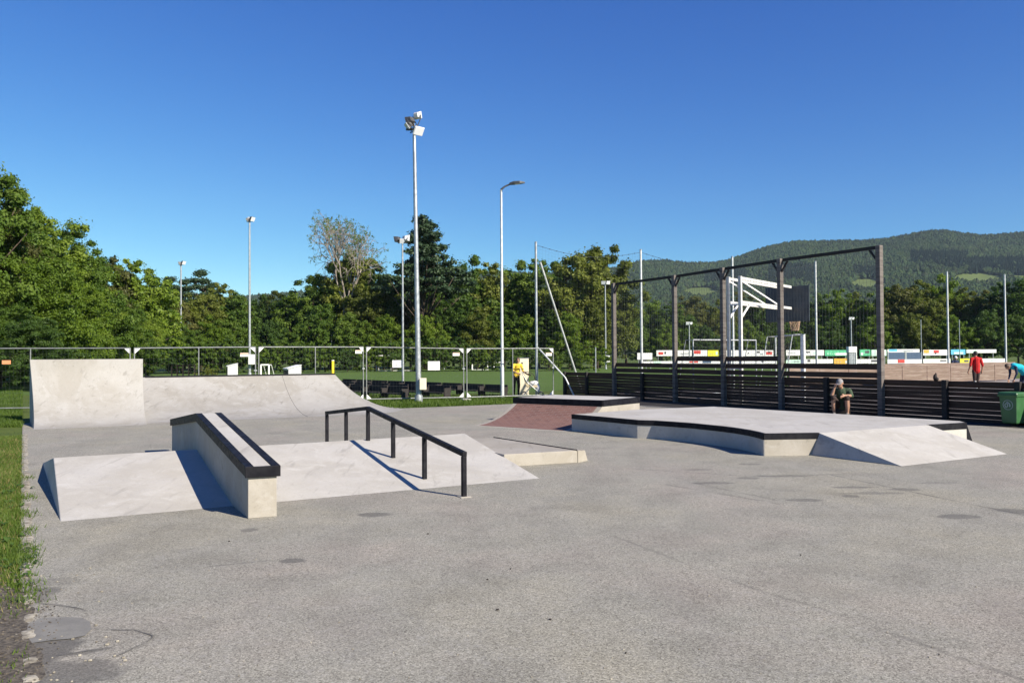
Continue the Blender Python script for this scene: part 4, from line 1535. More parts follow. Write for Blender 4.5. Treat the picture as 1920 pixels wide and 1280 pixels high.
cpn = AT(982, 740, 33.2)
cpn.z = 0
g_ = empty('cream_cabinet', cpn, 'narrow cream cabinet behind the person in yellow', 'cabinet')
zt = AT(982, 671.5, 33.2).z
MB().box(cpn + ZA * (zt / 2), .42, .3, zt).build('cabinet_body', M['cream'], g_, bevel=.01)
MB().box(cpn + ZA * (zt / 2) + Vector((0, -.155, 0)), .36, .012, zt - .12).build('door', M['cream'], g_)
MB().box(cpn + ZA * (zt + .012), .46, .34, .02).build('lid', M['galv'], g_)
MB().box(cpn + Vector((-.06, -.168, zt - .2)), .07, .012, .05).build('handle', M['lamp_dark'], g_)

# ---- wheelie bin
M['bin'] = simple('green_bin_plastic', (.032, .105, .036), (.040, .125, .045), 4, .42, 0, .05, 80)
M['bin_mark'] = simple('pale_bin_emblem', (.30, .36, .34), (.26, .32, .30), 9, .7)
bx_ = Vector((math.cos(R(29)), math.sin(R(29)), 0))
bn = Vector((-bx_.y, bx_.x, 0))
wb = G(1909, 801) + bx_ * .25 + bn * .2
g_ = empty('wheelie_bin', wb, 'green wheeled bin with a round emblem against the plank fence', 'bin')
bh = AT(1895, 739, wb.y).z
q = lambda hx_, hy_, z: [wb - bx_ * hx_ - bn * hy_ + ZA * z, wb + bx_ * hx_ - bn * hy_ + ZA * z, wb + bx_ * hx_ + bn * hy_ + ZA * z, wb - bx_ * hx_ + bn * hy_ + ZA * z]
MB().hexa(q(.24, .165, .07) + q(.29, .20, bh)).build('bin_body', M['bin'], g_, bevel=.03)
MB().hexa(q(.305, .215, bh - .05) + q(.31, .22, bh)).build('rim', M['bin'], g_, bevel=.012)
lid = MB()
lid.hexa(q(.315, .225, bh + .002) + q(.29, .20, bh + .055))
lo_ = lid.build('lid', M['bin'], g_, bevel=.02)
MB().tube([wb + bx_ * .31 - bn * .15 + ZA * (bh + .02), wb + bx_ * .36 - bn * .15 + ZA * (bh + .03), wb + bx_ * .36 + bn * .15 + ZA * (bh + .03), wb + bx_ * .31 + bn * .15 + ZA * (bh + .02)], .018, 8).build('handle', M['bin'], lo_, True)
for s in (-1, 1):
    wc = wb + bx_ * .2 + bn * s * .17 + ZA * .1
    MB().tube([wc - bn * .025, wc + bn * .025], .1, 18).build('wheel', M['lamp_dark'], g_, True)
# emblem on the shaded face (towards -bx_)
em = MB()
fc = wb - bx_ * .268 + ZA * (bh * .68)
sl = Vector((0, 0, 1)) - bx_ * .07
ex, ez = bn * -1, (sl).normalized()
def emb(path, w_):
    for (a_, c_) in zip(path, path[1:]):
        A2, C2 = fc + ex * a_[0] + ez * a_[1] - bx_ * .008, fc + ex * c_[0] + ez * c_[1] - bx_ * .008
        em.beam(A2, C2, .006, w_, ex.cross(C2 - A2) if False else (C2 - A2).cross(bx_))
emb([(.105 * math.cos(2 * math.pi * k / 28), .105 * math.sin(2 * math.pi * k / 28)) for k in range(29)], .013)
emb([(-.035 + .03 * math.cos(t_), -.01 + .045 * math.sin(t_)) for t_ in [2 * math.pi * k / 12 for k in range(13)]], .02)
emb([(-.005, .055), (.03, .035), (.045, 0), (.035, -.045)], .026)
emb([(-.03, .06), (.0, .065)], .02)
em.build('emblem', M['bin_mark'], g_)

# ================================================================== PEOPLE
def skin_mat(name, c):
    return simple(name, c, tuple(x * .9 for x in c), 12, .55, 0, .05, 80, .35)


M['skin'] = skin_mat('skin', (.36, .205, .14))
M['skin_tan'] = skin_mat('tanned_skin', (.42, .23, .15))
M['hair'] = simple('dark_hair', (.02, .015, .012), (.03, .022, .017), 40, .6)
M['hair_br'] = simple('brown_hair', (.06, .035, .02), (.08, .05, .03), 40, .6)


def cloth(name, c):
    return simple(name, c, tuple(x * .75 for x in c), 9, .9, 0, .3, 26, .2)


M['c_green'] = cloth('green_shirt_cloth', (.058, .085, .052))
M['c_dark'] = cloth('dark_cloth', (.025, .022, .024))
M['c_brown'] = cloth('dark_shorts_cloth', (.05, .035, .032))
M['c_yellow'] = cloth('yellow_cloth', (.72, .50, .05))
M['c_red'] = cloth('red_cloth', (.42, .02, .02))
M['c_blue'] = cloth('turquoise_cloth', (.02, .42, .55))
M['c_navy'] = cloth('navy_cloth', (.03, .04, .08))
M['c_white'] = cloth('white_cloth', (.75, .74, .72))
M['c_beige'] = cloth('beige_cloth', (.55, .46, .30))
M['c_cap'] = cloth('grey_cap_cloth', (.25, .24, .24))
M['c_shoe'] = cloth('shoe_cloth', (.16, .15, .14))


class Fig:
    """a figure grown from tapered limbs, fused to one skin by voxel remesh"""

    def __init__(self, origin, yaw):
        self.o = Vector(origin)
        self.m = Matrix.Rotation(yaw, 3, 'Z')
        self.segs, self.b = [], MB()

    def w(self, p):
        return self.o + self.m @ Vector(p)

    def limb(self, pts, rs, mk):
        P = [self.w(p) for p in pts]
        if not isinstance(rs, (list, tuple)):
            rs = [rs] * len(P)
        self.b.tube(P, list(rs), 12)
        for p, r in zip(P, rs):
            self.b.ball(p, r, 12, 8)
        for i in range(len(P) - 1):
            self.segs.append((P[i], P[i + 1], (rs[i] + rs[i + 1]) / 2, mk))

    def ell(self, c, r, mk, rot=None):
        C_ = self.w(c)
        rm_ = self.m @ rot if rot else self.m
        self.b.ball(C_, r, 16, 12, 0, rm_)
        self.segs.append((C_, C_ + Vector((0, 0, .001)), sum(r) / 3, mk))

    def hand(self, wrist, palm_end, thumb_side, curl, mk='skin'):
        w_, p_ = Vector(wrist), Vector(palm_end)
        d = (p_ - w_).normalized()
        th = Vector(thumb_side).normalized()
        nrm = d.cross(th).normalized() * curl
        self.limb([w_, w_.lerp(p_, .5), p_], [.026, .034, .032], mk)
        for k, (off, L) in enumerate(((.027, .066), (.009, .078), (-.009, .072), (-.026, .056))):
            b0 = p_ + th * off
            self.limb([b0, b0 + d * L * .45 + nrm * L * .12, b0 + d * L * .75 + nrm * L * .42, b0 + d * L * .8 + nrm * L * .75], [.0095, .009, .0085, .0075], mk)
        t0 = w_.lerp(p_, .3) + th * .03
        self.limb([t0, t0 + th * .022 + d * .02, t0 + th * .03 + d * .055 + nrm * .012], [.012, .0105, .0085], mk)

    def head(self, c, look, tilt=0.0, mk='skin', s=1.0):
        """c = centre of head; look = yaw offset; tilt = pitch down"""
        rot = Matrix.Rotation(look, 3, 'Z') @ Matrix.Rotation(tilt, 3, 'X')
        c = Vector(c)
        q = lambda x, y, z: c + rot @ (Vector((x, y, z)) * s)
        self.ell(c, (.075 * s, .095 * s, .105 * s), mk, rot)
        self.ell(q(0, -.03, -.055), (.055 * s, .062 * s, .062 * s), mk, rot)      # jaw
        self.ell(q(0, -.072, -.095), (.025 * s, .02 * s, .018 * s), mk, rot)       # chin
        self.limb([q(0, -.09, .012), q(0, -.112, -.022)], [.009 * s, .015 * s], mk)   # nose
        self.limb([q(-.022, -.088, -.058), q(.022, -.088, -.058)], .009 * s, mk)      # lips
        self.limb([q(-.045, -.078, .028), q(.045, -.078, .028)], .012 * s, mk)        # brow
        for sd in (-1, 1):
            self.ell(q(.077 * sd, .005, -.012), (.012 * s, .022 * s, .034 * s), mk, rot)
        self.hd = (c, rot, s)
        self.hq = q

    def finish(self, name, label, group, mats, voxel=.0075):
        me = bpy.data.meshes.new(name)
        me.from_pydata(self.b.v, [], self.b.f)
        tmp = bpy.data.objects.new(name + '_src', me)
        col.objects.link(tmp)
        md = tmp.modifiers.new('r', 'REMESH')
        md.mode = 'VOXEL'
        md.voxel_size = voxel
        sm = tmp.modifiers.new('s', 'SMOOTH')
        sm.iterations = 3
        sm.factor = .4
        dg = bpy.context.evaluated_depsgraph_get()
        out = bpy.data.meshes.new_from_object(tmp.evaluated_get(dg))
        bpy.data.objects.remove(tmp)
        keys = []
        for s in self.segs:
            if s[3] not in keys:
                keys.append(s[3])
        nv = len(out.polygons)
        cen = np.zeros(nv * 3)
        out.polygons.foreach_get('center', cen)
        cen = cen.reshape(-1, 3)
        best = np.full(nv, 1e9)
        idx = np.zeros(nv, int)
        for a_, c_, r_, mk in self.segs:
            a_, d_ = np.array(a_), np.array(c_ - a_)
            tt = np.clip(((cen - a_) @ d_) / max(d_ @ d_, 1e-9), 0, 1)
            ds = np.linalg.norm(cen - (a_ + tt[:, None] * d_), axis=1) - r_
            k = keys.index(mk)
            m_ = ds < best
            best[m_] = ds[m_]
            idx[m_] = k
        out.materials.clear()
        root = empty('person', self.o, label, 'person', group)
        out.name = 'body'
        for p_ in out.polygons:
            p_.use_smooth = True
        ob = link_mesh('body', out, root, [M[mats[k]] for k in keys])
        out.polygons.foreach_set('material_index', idx)
        out.update()
        self.root = root
        # eyes
        for sd in (-1, 1):
            c_ = self.w(self.hq(.03 * sd, -.086, .006))
            MB().ball(c_, .0095 * self.hd[2], 8, 6).build('eye', M['hair'], root, True)
        return root

    def cap(self, mat, brim=True, name='cap'):
        c, rot, s = self.hd
        b_ = MB()
        rw = self.m @ rot
        cw = self.w(c)
        n_, m_ = 18, 7
        vs, fs = [], []
        for i in range(m_ + 1):
            ph = R(88) * i / m_
            for j in range(n_):
                t_ = 2 * math.pi * j / n_
                p_ = Vector((.086 * math.sin(ph) * math.cos(t_), .106 * math.sin(ph) * math.sin(t_), .022 + .098 * math.cos(ph))) * s
                vs.append(cw + rw @ p_)
        for i in range(m_):
            for j in range(n_):
                k_ = (j + 1) % n_
                fs.append((i * n_ + j, (i + 1) * n_ + j, (i + 1) * n_ + k_, i * n_ + k_))
        b_.add(vs, fs)
        if brim:
            br_ = [Vector((.075 * math.cos(t_), -.085 - .075 * abs(math.sin(t_)), .03 - .012 * abs(math.sin(t_)))) * s for t_ in [math.pi * k / 10 for k in range(11)]]
            inn = [Vector((.080 * math.cos(t_), -.075 * math.sin(t_) - .02, .034)) * s for t_ in [math.pi * k / 10 for k in range(11)]]
            V_ = [cw + rw @ p_ for p_ in br_ + inn]
            th_ = rw @ Vector((0, 0, -.006))
            V_ += [p_ + th_ for p_ in V_]
            F_ = []
            for k in range(10):
                F_ += [(k, k + 1, 12 + k, 11 + k), (22 + k, 33 + k, 34 + k, 23 + k), (k, 22 + k, 23 + k, k + 1)]
            b_.add(V_, F_)
        return b_.build(name, M[mat], self.root, True)

    def hair(self, mat, long=False):
        c, rot, s = self.hd
        rw = self.m @ rot
        b_ = MB()
        n_, m_ = 20, 8
        vs, fs = [], []
        for i in range(m_ + 1):
            for j in range(n_):
                t_ = 2 * math.pi * j / n_
                front_ = max(0, -math.sin(t_))
                ph = R(125 - 70 * front_ + (20 if long and front_ < .3 else 0)) * i / m_
                jr = 1.0 + .05 * math.sin(5 * t_ + i)
                vs.append(self.w(c) + rw @ (Vector((.086 * math.sin(ph) * math.cos(t_), .106 * math.sin(ph) * math.sin(t_) + .004, .118 * math.cos(ph))) * s * jr))
        for i in range(m_):
            for j in range(n_):
                k_ = (j + 1) % n_
                fs.append((i * n_ + j, (i + 1) * n_ + j, (i + 1) * n_ + k_, i * n_ + k_))
        b_.add(vs, fs)
        if long:
            b_.tube([self.w(c) + rw @ Vector((0, .08, -.01)), self.w(c) + rw @ Vector((0, .13, -.08)), self.w(c) + rw @ Vector((0, .12, -.17))], [.035, .035, .012], 10)
        return b_.build('hair', M[mat], self.root, True)


# seated man against the fence: faces the camera, turned a little to his right
sp0, _ = on_line(1578, FP + fnn * .62, FD)
fg = Fig((sp0.x, sp0.y, .0), R(-28))
HZ = .27
fg.limb([(0, .12, HZ), (0, .06, HZ + .20), (-.01, -.09, HZ + .37)], [.145, .14, .145], 'shirt')
fg.limb([(-.15, -.10, HZ + .41), (.15, -.10, HZ + .41)], .072, 'shirt')
fg.limb([(0, -.11, HZ + .43), (-.02, -.20, HZ + .52)], [.055, .05], 'skin')
fg.limb([(.10, .10, HZ - .02), (.15, -.34, HZ + .22)], [.095, .068], 'shorts')
fg.limb([(-.10, .10, HZ - .02), (-.19, -.32, HZ + .22)], [.095, .068], 'shorts')
fg.limb([(.15, -.34, HZ + .22), (.155, -.30, .27), (.15, -.25, .085)], [.058, .056, .036], 'skin')
fg.limb([(-.19, -.32, HZ + .22), (-.19, -.29, .27), (-.18, -.24, .085)], [.058, .056, .036], 'skin')
for sx_ in (.15, -.18):
    fg.limb([(sx_, -.23, .055), (sx_, -.34, .045), (sx_, -.42, .035)], [.048, .045, .034], 'shoe')
# his left arm rests on the left knee, hand hanging forward
fg.limb([(.19, -.10, HZ + .40), (.25, -.17, HZ + .27)], [.068, .055], 'shirt')
fg.limb([(.25, -.17, HZ + .27), (.10, -.42, HZ + .29)], [.045, .028], 'skin')
fg.hand((.10, -.42, HZ + .29), (.03, -.475, HZ + .26), (0, 0, 1), -1)
# his right elbow on the right knee, hand raised to the face
fg.limb([(-.19, -.10, HZ + .40), (-.24, -.20, HZ + .29)], [.068, .055], 'shirt')
fg.limb([(-.24, -.20, HZ + .29), (-.22, -.32, HZ + .30), (-.155, -.335, HZ + .49)], [.046, .044, .027], 'skin')
fg.hand((-.155, -.335, HZ + .49), (-.125, -.325, HZ + .565), (.3, -.9, 0), 1)
fg.head((-.03, -.235, HZ + .615), R(-14), R(22))
man = fg.finish('person', 'person in a green shirt and grey cap crouching against the plank fence', None, {'shirt': 'c_green', 'skin': 'skin', 'shorts': 'c_brown', 'shoe': 'c_shoe'}, .0065)
fg.cap('c_cap')
# low block he sits on
MB_b = MB().box(fg.w((0, .16, .085)), .38, .24, .17, fg.m @ Vector((1, 0, 0)))
tag(MB_b.build('wooden_block', M['timber_black'], None, bevel=.01), 'low dark wooden block under the crouching person', 'block')

# person in yellow, leaning to the right over a pushchair
yp_ = AT(968, 740, 32.6)
fy = Fig((yp_.x, yp_.y, 0), R(25))
fy.limb([(-.07, 0, .86), (-.08, .02, .48), (-.08, .05, .09)], [.085, .062, .042], 'trouser')
fy.limb([(.07, 0, .86), (.09, -.05, .48), (.09, -.02, .09)], [.085, .062, .042], 'trouser')
for sx_, y_ in ((-.08, .03), (.09, -.04)):
    fy.limb([(sx_, y_, .05), (sx_, y_ - .15, .04)], [.045, .035], 'shoe')
fy.limb([(0, .01, .90), (.01, -.03, 1.10), (.02, -.08, 1.26)], [.125, .12, .125], 'top')
fy.limb([(-.13, -.08, 1.30), (.16, -.08, 1.30)], .06, 'top')
fy.limb([(.02, -.09, 1.32), (.02, -.12, 1.40)], [.048, .045], 'skin')
fy.limb([(.19, -.09, 1.29), (.24, -.14, 1.05)], [.055, .04], 'top')
fy.limb([(.24, -.14, 1.05), (.36, -.30, .92)], [.036, .026], 'skin')
fy.hand((.36, -.30, .92), (.41, -.36, .90), (0, 0, 1), -1)
fy.limb([(-.16, -.09, 1.29), (-.19, -.14, 1.06)], [.055, .04], 'top')
fy.limb([(-.19, -.14, 1.06), (-.10, -.33, .96)], [.036, .026], 'skin')
fy.hand((-.10, -.33, .96), (-.04, -.38, .94), (0, 0, 1), 1)
fy.head((.02, -.145, 1.50), R(-20), R(12), s=.95)
fy.finish('person', 'person in a yellow top and dark trousers behind the site fence', None, {'top': 'c_yellow', 'trouser': 'c_dark', 'skin': 'skin', 'shoe': 'c_white'})
fy.hair('hair_br', True)
bpk = fy.w((.10, .14, 1.12))
tag(MB().ball(bpk, (.14, .10, .20), 14, 10).ball(bpk + Vector((.02, -.06, -.08)), (.10, .07, .09), 12, 8).build('backpack', M['c_navy'], None, True), 'dark backpack worn by the person in yellow', 'backpack')
# pushchair
pc = AT(998, 745, 32.2)
pc.z = 0
g_ = empty('pushchair', pc, 'pushchair with pale cover and dark hood beside the person in yellow', 'pushchair')
b = MB()
for s in (-.22, .22):
    b.tube([pc + Vector((-.42, s, 1.0)), pc + Vector((-.2, s, .62)), pc + Vector((.34, s, .14))], .014, 8)
    b.tube([pc + Vector((.12, s, .62)), pc + Vector((-.32, s, .12))], .014, 8)
b.tube([pc + Vector((-.42, -.22, 1.0)), pc + Vector((-.42, .22, 1.0))], .018, 8)
b.build('chassis', M['galv'], g_, True)
b = MB()
b.hexa([pc + Vector(p_) for p_ in ((-.22, -.19, .42), (.22, -.19, .38), (.22, .19, .38), (-.22, .19, .42), (-.26, -.2, .50), (.24, -.2, .47), (.24, .2, .47), (-.26, .2, .50))])
b.hexa([pc + Vector(p_) for p_ in ((-.26, -.2, .48), (-.16, -.2, .46), (-.16, .2, .46), (-.26, .2, .48), (-.38, -.2, .95), (-.30, -.2, .95), (-.30, .2, .95), (-.38, .2, .95))])
b.build('seat', M['c_beige'], g_, bevel=.02)
MB().ball(pc + Vector((.06, -.04, .56)), (.20, .18, .12), 14, 8).ball(pc + Vector((.22, -.05, .36)), (.09, .17, .20), 12, 8).build('cover', M['c_white'], g_, True)
b = MB()
vs, fs = [], []
for i in range(9):
    a_ = R(-10 + 130 * i / 8)
    for s in (-.21, .21):
        vs.append(pc + Vector((-.22 + .34 * math.cos(a_), s, .76 + .27 * math.sin(a_))))
for i in range(8):
    fs.append((2 * i, 2 * i + 1, 2 * i + 3, 2 * i + 2))
b.add(vs, fs)
hoodo = b.build('hood', M['c_brown'], g_, True)
hoodo.modifiers.new('t', 'SOLIDIFY').thickness = .02
for dx, s in ((-.32, -.24), (-.32, .24), (.34, -.24), (.34, .24)):
    wc = pc + Vector((dx, s, .12))
    rg = [wc + Vector((.105 * math.cos(t_), 0, .105 * math.sin(t_))) for t_ in [2 * math.pi * k / 18 for k in range(19)]]
    wo = MB().tube(rg, .018, 6).build('wheel', M['lamp_dark'], g_, True)
    sp_ = MB()
    for k in range(6):
        sp_.tube([wc, rg[k * 3]], .005, 4)
    sp_.build('spokes', M['galv'], wo)

# person in red walking away across the court
rp = AT(1831, 735, 35.0)
fr_ = Fig((rp.x, rp.y, 0), R(185))
fr_.limb([(-.09, 0, .90), (-.09, -.05, .48), (-.09, .04, .09)], [.092, .065, .043], 'trouser')
fr_.limb([(.09, 0, .90), (.10, .03, .50)], [.092, .066], 'trouser')
fr_.limb([(.10, .03, .50), (.10, .16, .14)], [.055, .04], 'pale')
fr_.limb([(-.09, .02, .055), (-.09, -.14, .04)], [.045, .036], 'shoe')
fr_.limb([(.10, .17, .10), (.10, .07, .035)], [.045, .036], 'shoe')
fr_.limb([(0, 0, .92), (0, .0, 1.18), (0, .0, 1.38)], [.15, .155, .15], 'top')
fr_.limb([(-.17, 0, 1.42), (.17, 0, 1.42)], .068, 'top')
fr_.limb([(0, 0, 1.44), (0, -.02, 1.54)], [.055, .052], 'skin')
for s in (-1, 1):
    fr_.limb([(.21 * s, 0, 1.41), (.28 * s, .03, 1.14)], [.068, .052], 'top')
    fr_.limb([(.28 * s, .03, 1.14), (.31 * s, -.06, .90)], [.042, .027], 'skin')
    fr_.hand((.31 * s, -.06, .90), (.315 * s, -.085, .815), (-s * .2, -1, 0), s)
fr_.head((0, -.03, 1.645), 0, R(8))
fr_.finish('person', 'person in a red shirt walking across the court', None, {'top': 'c_red', 'trouser': 'c_brown', 'skin': 'skin', 'shoe': 'c_white', 'pale': 'c_white'})
fr_.hair('hair')

# person in turquoise bending down
bp_ = AT(1915, 735, 31.5)
fb_ = Fig((bp_.x + .12, bp_.y, 0), R(-90))
fb_.limb([(-.09, .02, .84), (-.10, -.06, .46), (-.10, .04, .09)], [.095, .065, .043], 'trouser')
fb_.limb([(.09, .02, .84), (.11, -.02, .46), (.11, .10, .09)], [.095, .065, .043], 'trouser')
for sx_, y_ in ((-.10, .03), (.11, .09)):
    fb_.limb([(sx_, y_, .05), (sx_, y_ - .17, .04)], [.045, .036], 'shoe')
fb_.limb([(0, .03, .90), (0, -.16, 1.08), (0, -.40, 1.14)], [.15, .15, .14], 'top')
fb_.limb([(-.16, -.42, 1.13), (.16, -.42, 1.13)], .066, 'top')
fb_.limb([(0, -.46, 1.14), (0, -.55, 1.15)], [.053, .05], 'skin')
for s in (-1, 1):
    fb_.limb([(.19 * s, -.44, 1.11), (.21 * s, -.42, .86)], [.06, .045], 'sleeve')
    fb_.limb([(.21 * s, -.42, .86), (.17 * s, -.50, .63)], [.04, .027], 'sleeve')
    fb_.hand((.17 * s, -.50, .63), (.16 * s, -.52, .55), (-s * .3, -1, 0), s)
fb_.head((0, -.64, 1.14), 0, R(50))
fb_.finish('person', 'person in a turquoise shirt bending forward at the right edge', None, {'top': 'c_blue', 'trouser': 'c_navy', 'skin': 'skin', 'shoe': 'c_dark', 'sleeve': 'c_navy'})
fb_.hair('hair_br')

# person with a white cap sitting on the metal bench
wsit, _ = on_line(1789, NB - V * 1.0, U)
fw = Fig((wsit.x, wsit.y, -.23), R(15))
fw.limb([(0, .02, .98), (0, -.01, 1.2), (0, -.06, 1.40)], [.14, .145, .145], 'top')
fw.limb([(-.16, -.06, 1.43), (.16, -.06, 1.43)], .068, 'top')
fw.limb([(0, -.06, 1.45), (0, -.09, 1.53)], [.055, .05], 'skin')
for s in (-1, 1):
    fw.limb([(.09 * s, .0, .95), (.11 * s, -.42, .97)], [.09, .068], 'trouser')
    fw.limb([(.11 * s, -.42, .97), (.11 * s, -.40, .50), (.11 * s, -.36, .42)], [.062, .048, .04], 'trouser')
    fw.limb([(.11 * s, -.36, .38), (.11 * s, -.5, .36)], [.045, .036], 'shoe')
    fw.limb([(.2 * s, -.06, 1.42), (.25 * s, -.12, 1.18)], [.066, .05], 'top')
    fw.limb([(.25 * s, -.12, 1.18), (.14 * s, -.36, 1.08)], [.042, .027], 'skin')
    fw.hand((.14 * s, -.36, 1.08), (.12 * s, -.43, 1.06), (0, 0, 1), -s)
fw.head((0, -.10, 1.63), R(-20), R(6))
fw.finish('person', 'person in a white cap and dark top sitting behind the board wall', None, {'top': 'c_navy', 'trouser': 'c_dark', 'skin': 'skin', 'shoe': 'c_white'})
fw.cap('c_white')

# ================================================================== TREES
def leaf_quads(rg, centers, radii, per, size, flat=.7, shell=.3, up=.35):
    k = len(centers)
    cc = np.repeat(centers, per, axis=0)
    rr_ = np.repeat(radii, per)
    N = len(cc)
    d = rg.normal(size=(N, 3))
    d /= np.linalg.norm(d, axis=1)[:, None]
    rad = rr_ * np.minimum(np.abs(rg.normal(size=N)) * .48 + shell, 1.7)
    off = d * rad[:, None]
    off[:, 2] *= flat
    p = cc + off
    nrm = d * .8 + rg.normal(size=(N, 3)) * .42
    nrm[:, 2] += up
    nrm /= np.linalg.norm(nrm, axis=1)[:, None]
    t_ = np.cross(nrm, rg.normal(size=(N, 3)))
    t_ /= np.linalg.norm(t_, axis=1)[:, None] + 1e-9
    bt = np.cross(nrm, t_)
    s = size * (.6 + .8 * rg.random(N))
    a_ = t_ * s[:, None]
    b_ = bt * (s * .62)[:, None]
    v = np.stack([p - a_, p + b_ * 1.0 - a_ * .1, p + a_, p - b_ - a_ * .1], axis=1).reshape(-1, 3)
    return v


def quad_mesh(name, v, mat):
    n_ = len(v) // 4
    me = bpy.data.meshes.new(name)
    me.vertices.add(len(v))
    me.vertices.foreach_set('co', v.astype(np.float32).ravel())
    me.loops.add(n_ * 4)
    me.loops.foreach_set('vertex_index', np.arange(n_ * 4, dtype=np.int32))
    me.polygons.add(n_)
    me.polygons.foreach_set('loop_start', np.arange(0, n_ * 4, 4, dtype=np.int32))
    me.polygons.foreach_set('loop_total', np.full(n_, 4, dtype=np.int32))
    me.materials.append(mat)
    me.update()
    me.validate()
    return me


def trunk_mesh(name, rg, h, r, tips, mat, fork=.35):
    b_ = MB()
    bend = rg.normal(size=2) * .02 * h
    mid = Vector((bend[0], bend[1], h * .45))
    top = Vector((bend[0] * .5, bend[1] * .5, h * .86))
    b_.tube([(0, 0, -.1), (bend[0] * .4, bend[1] * .4, h * .15), mid, top], [r * 1.25, r, r * .62, r * .12], 8)
    for p_ in tips:
        p_ = Vector(p_)
        z0 = max(h * .14, min(p_.z * rg.uniform(.45, .7), h * .7))
        f_ = z0 / (h * .86)
        s_ = Vector((bend[0] * f_, bend[1] * f_, z0))
        m_ = s_.lerp(p_, .5) + Vector((0, 0, -.02 * h))
        b_.tube([s_, m_, p_], [r * .42 * (1 - .5 * f_), r * .22, r * .05], 6)
    me = bpy.data.meshes.new(name)
    me.from_pydata(b_.v, [], b_.f)
    me.polygons.foreach_set('use_smooth', [True] * len(me.polygons))
    me.materials.append(mat)
    return me


def broad_variant(i, h=16.0, w=.30, low=.10, ncl=75, per=420, size=.19, crown_top=1.0, shape=1.0):
    rg = np.random.default_rng(100 + i)
    ncl, per = int(ncl * 2.1), int(per * .55)
    cs, rs = [], []
    cz, rz = h * (low + crown_top) / 2, h * (crown_top - low) / 2
    lob = rg.random(6) * 6.28
    while len(cs) < ncl:
        d = rg.normal(size=3)
        d /= np.linalg.norm(d)
        q_ = rg.random() ** (1 / 2.2)
        az = math.atan2(d[1], d[0])
        irr = 1 + .16 * math.sin(2 * az + lob[0]) + .12 * math.sin(3 * az + lob[1] + 2 * d[2]) + .12 * math.sin(5 * d[2] + lob[2])
        egg = 1.0 - .28 * d[2] * shape
        r_ = h * rg.uniform(.035, .075)
        if rg.random() < .16:
            q_ = rg.uniform(.95, 1.04)
            r_ = h * rg.uniform(.025, .045)
        p_ = np.array([d[0] * h * w * q_ * irr * egg, d[1] * h * w * q_ * irr * egg, cz + d[2] * (rz - r_ * .6) * q_ * (1 + .06 * math.sin(4 * az + lob[3]))])
        if p_[2] < h * low * .7:
            continue
        cs.append(p_)
        rs.append(r_)
    cs, rs = np.array(cs), np.array(rs)
    v = leaf_quads(rg, cs, rs, per, size)
    sp_ = rg.random((40, 3)) * 0
    crown = quad_mesh('broadleaf_crown', v, M['leaf_mid'])
    tips = [c_ for c_ in cs[rg.permutation(len(cs))[:22]]]
    tr = trunk_mesh('broadleaf_trunk', rg, h, h * .017, tips, M['bark'])
    return crown, tr, float(np.percentile(v[:, 2], 99.9))


def pine_variant(i, h=18.0, scots=False):
    rg = np.random.default_rng(300 + i)
    cs, rs, tips = [], [], []
    layers = 6 if scots else 10
    z0 = .62 if scots else .55
    for L in range(layers):
        f = L / (layers - 1)
        z = h * (z0 + (1 - z0 - .03) * f)
        reach = h * (.15 if scots else .27) * (math.sin(math.pi * (.22 + .74 * f)) ** .8 if scots else (1 - f * .86) * (.75 + .25 * math.sin(f * 9 + i)))
        nb_ = 7 if scots else max(4, int(10 * (1 - .55 * f)))
        for k in range(nb_):
            a_ = 2 * math.pi * (k + rg.random() * .7) / nb_ + L
            rch = reach * (1.0 if scots else 1.35) * rg.uniform(.55, 1.15)
            zj = 0 if scots else h * rg.uniform(-.035, .035)
            tip = np.array([math.cos(a_) * rch, math.sin(a_) * rch, z + zj + h * rg.uniform(-.012, .02)])
            tips.append(tip)
            for g_f in ((1.0, .72) if scots else (1.0, .78, .52, .28)):
                cs.append(np.array([tip[0] * g_f, tip[1] * g_f, z + (tip[2] - z) * g_f + h * rg.uniform(-.008, .012)]))
                rs.append(h * rg.uniform(.032, .05) * (1.15 if scots else 1.0))
    cs, rs = np.array(cs), np.array(rs)
    v = leaf_quads(rg, cs, rs, 130, .16, .5, .3, .5)
    crown = quad_mesh('pine_crown', v, M['needle'])
    tr = trunk_mesh('pine_trunk', rg, h * 1.08, h * .016, tips[::2], M['bark_pale' if scots else 'bark'])
    return crown, tr, h


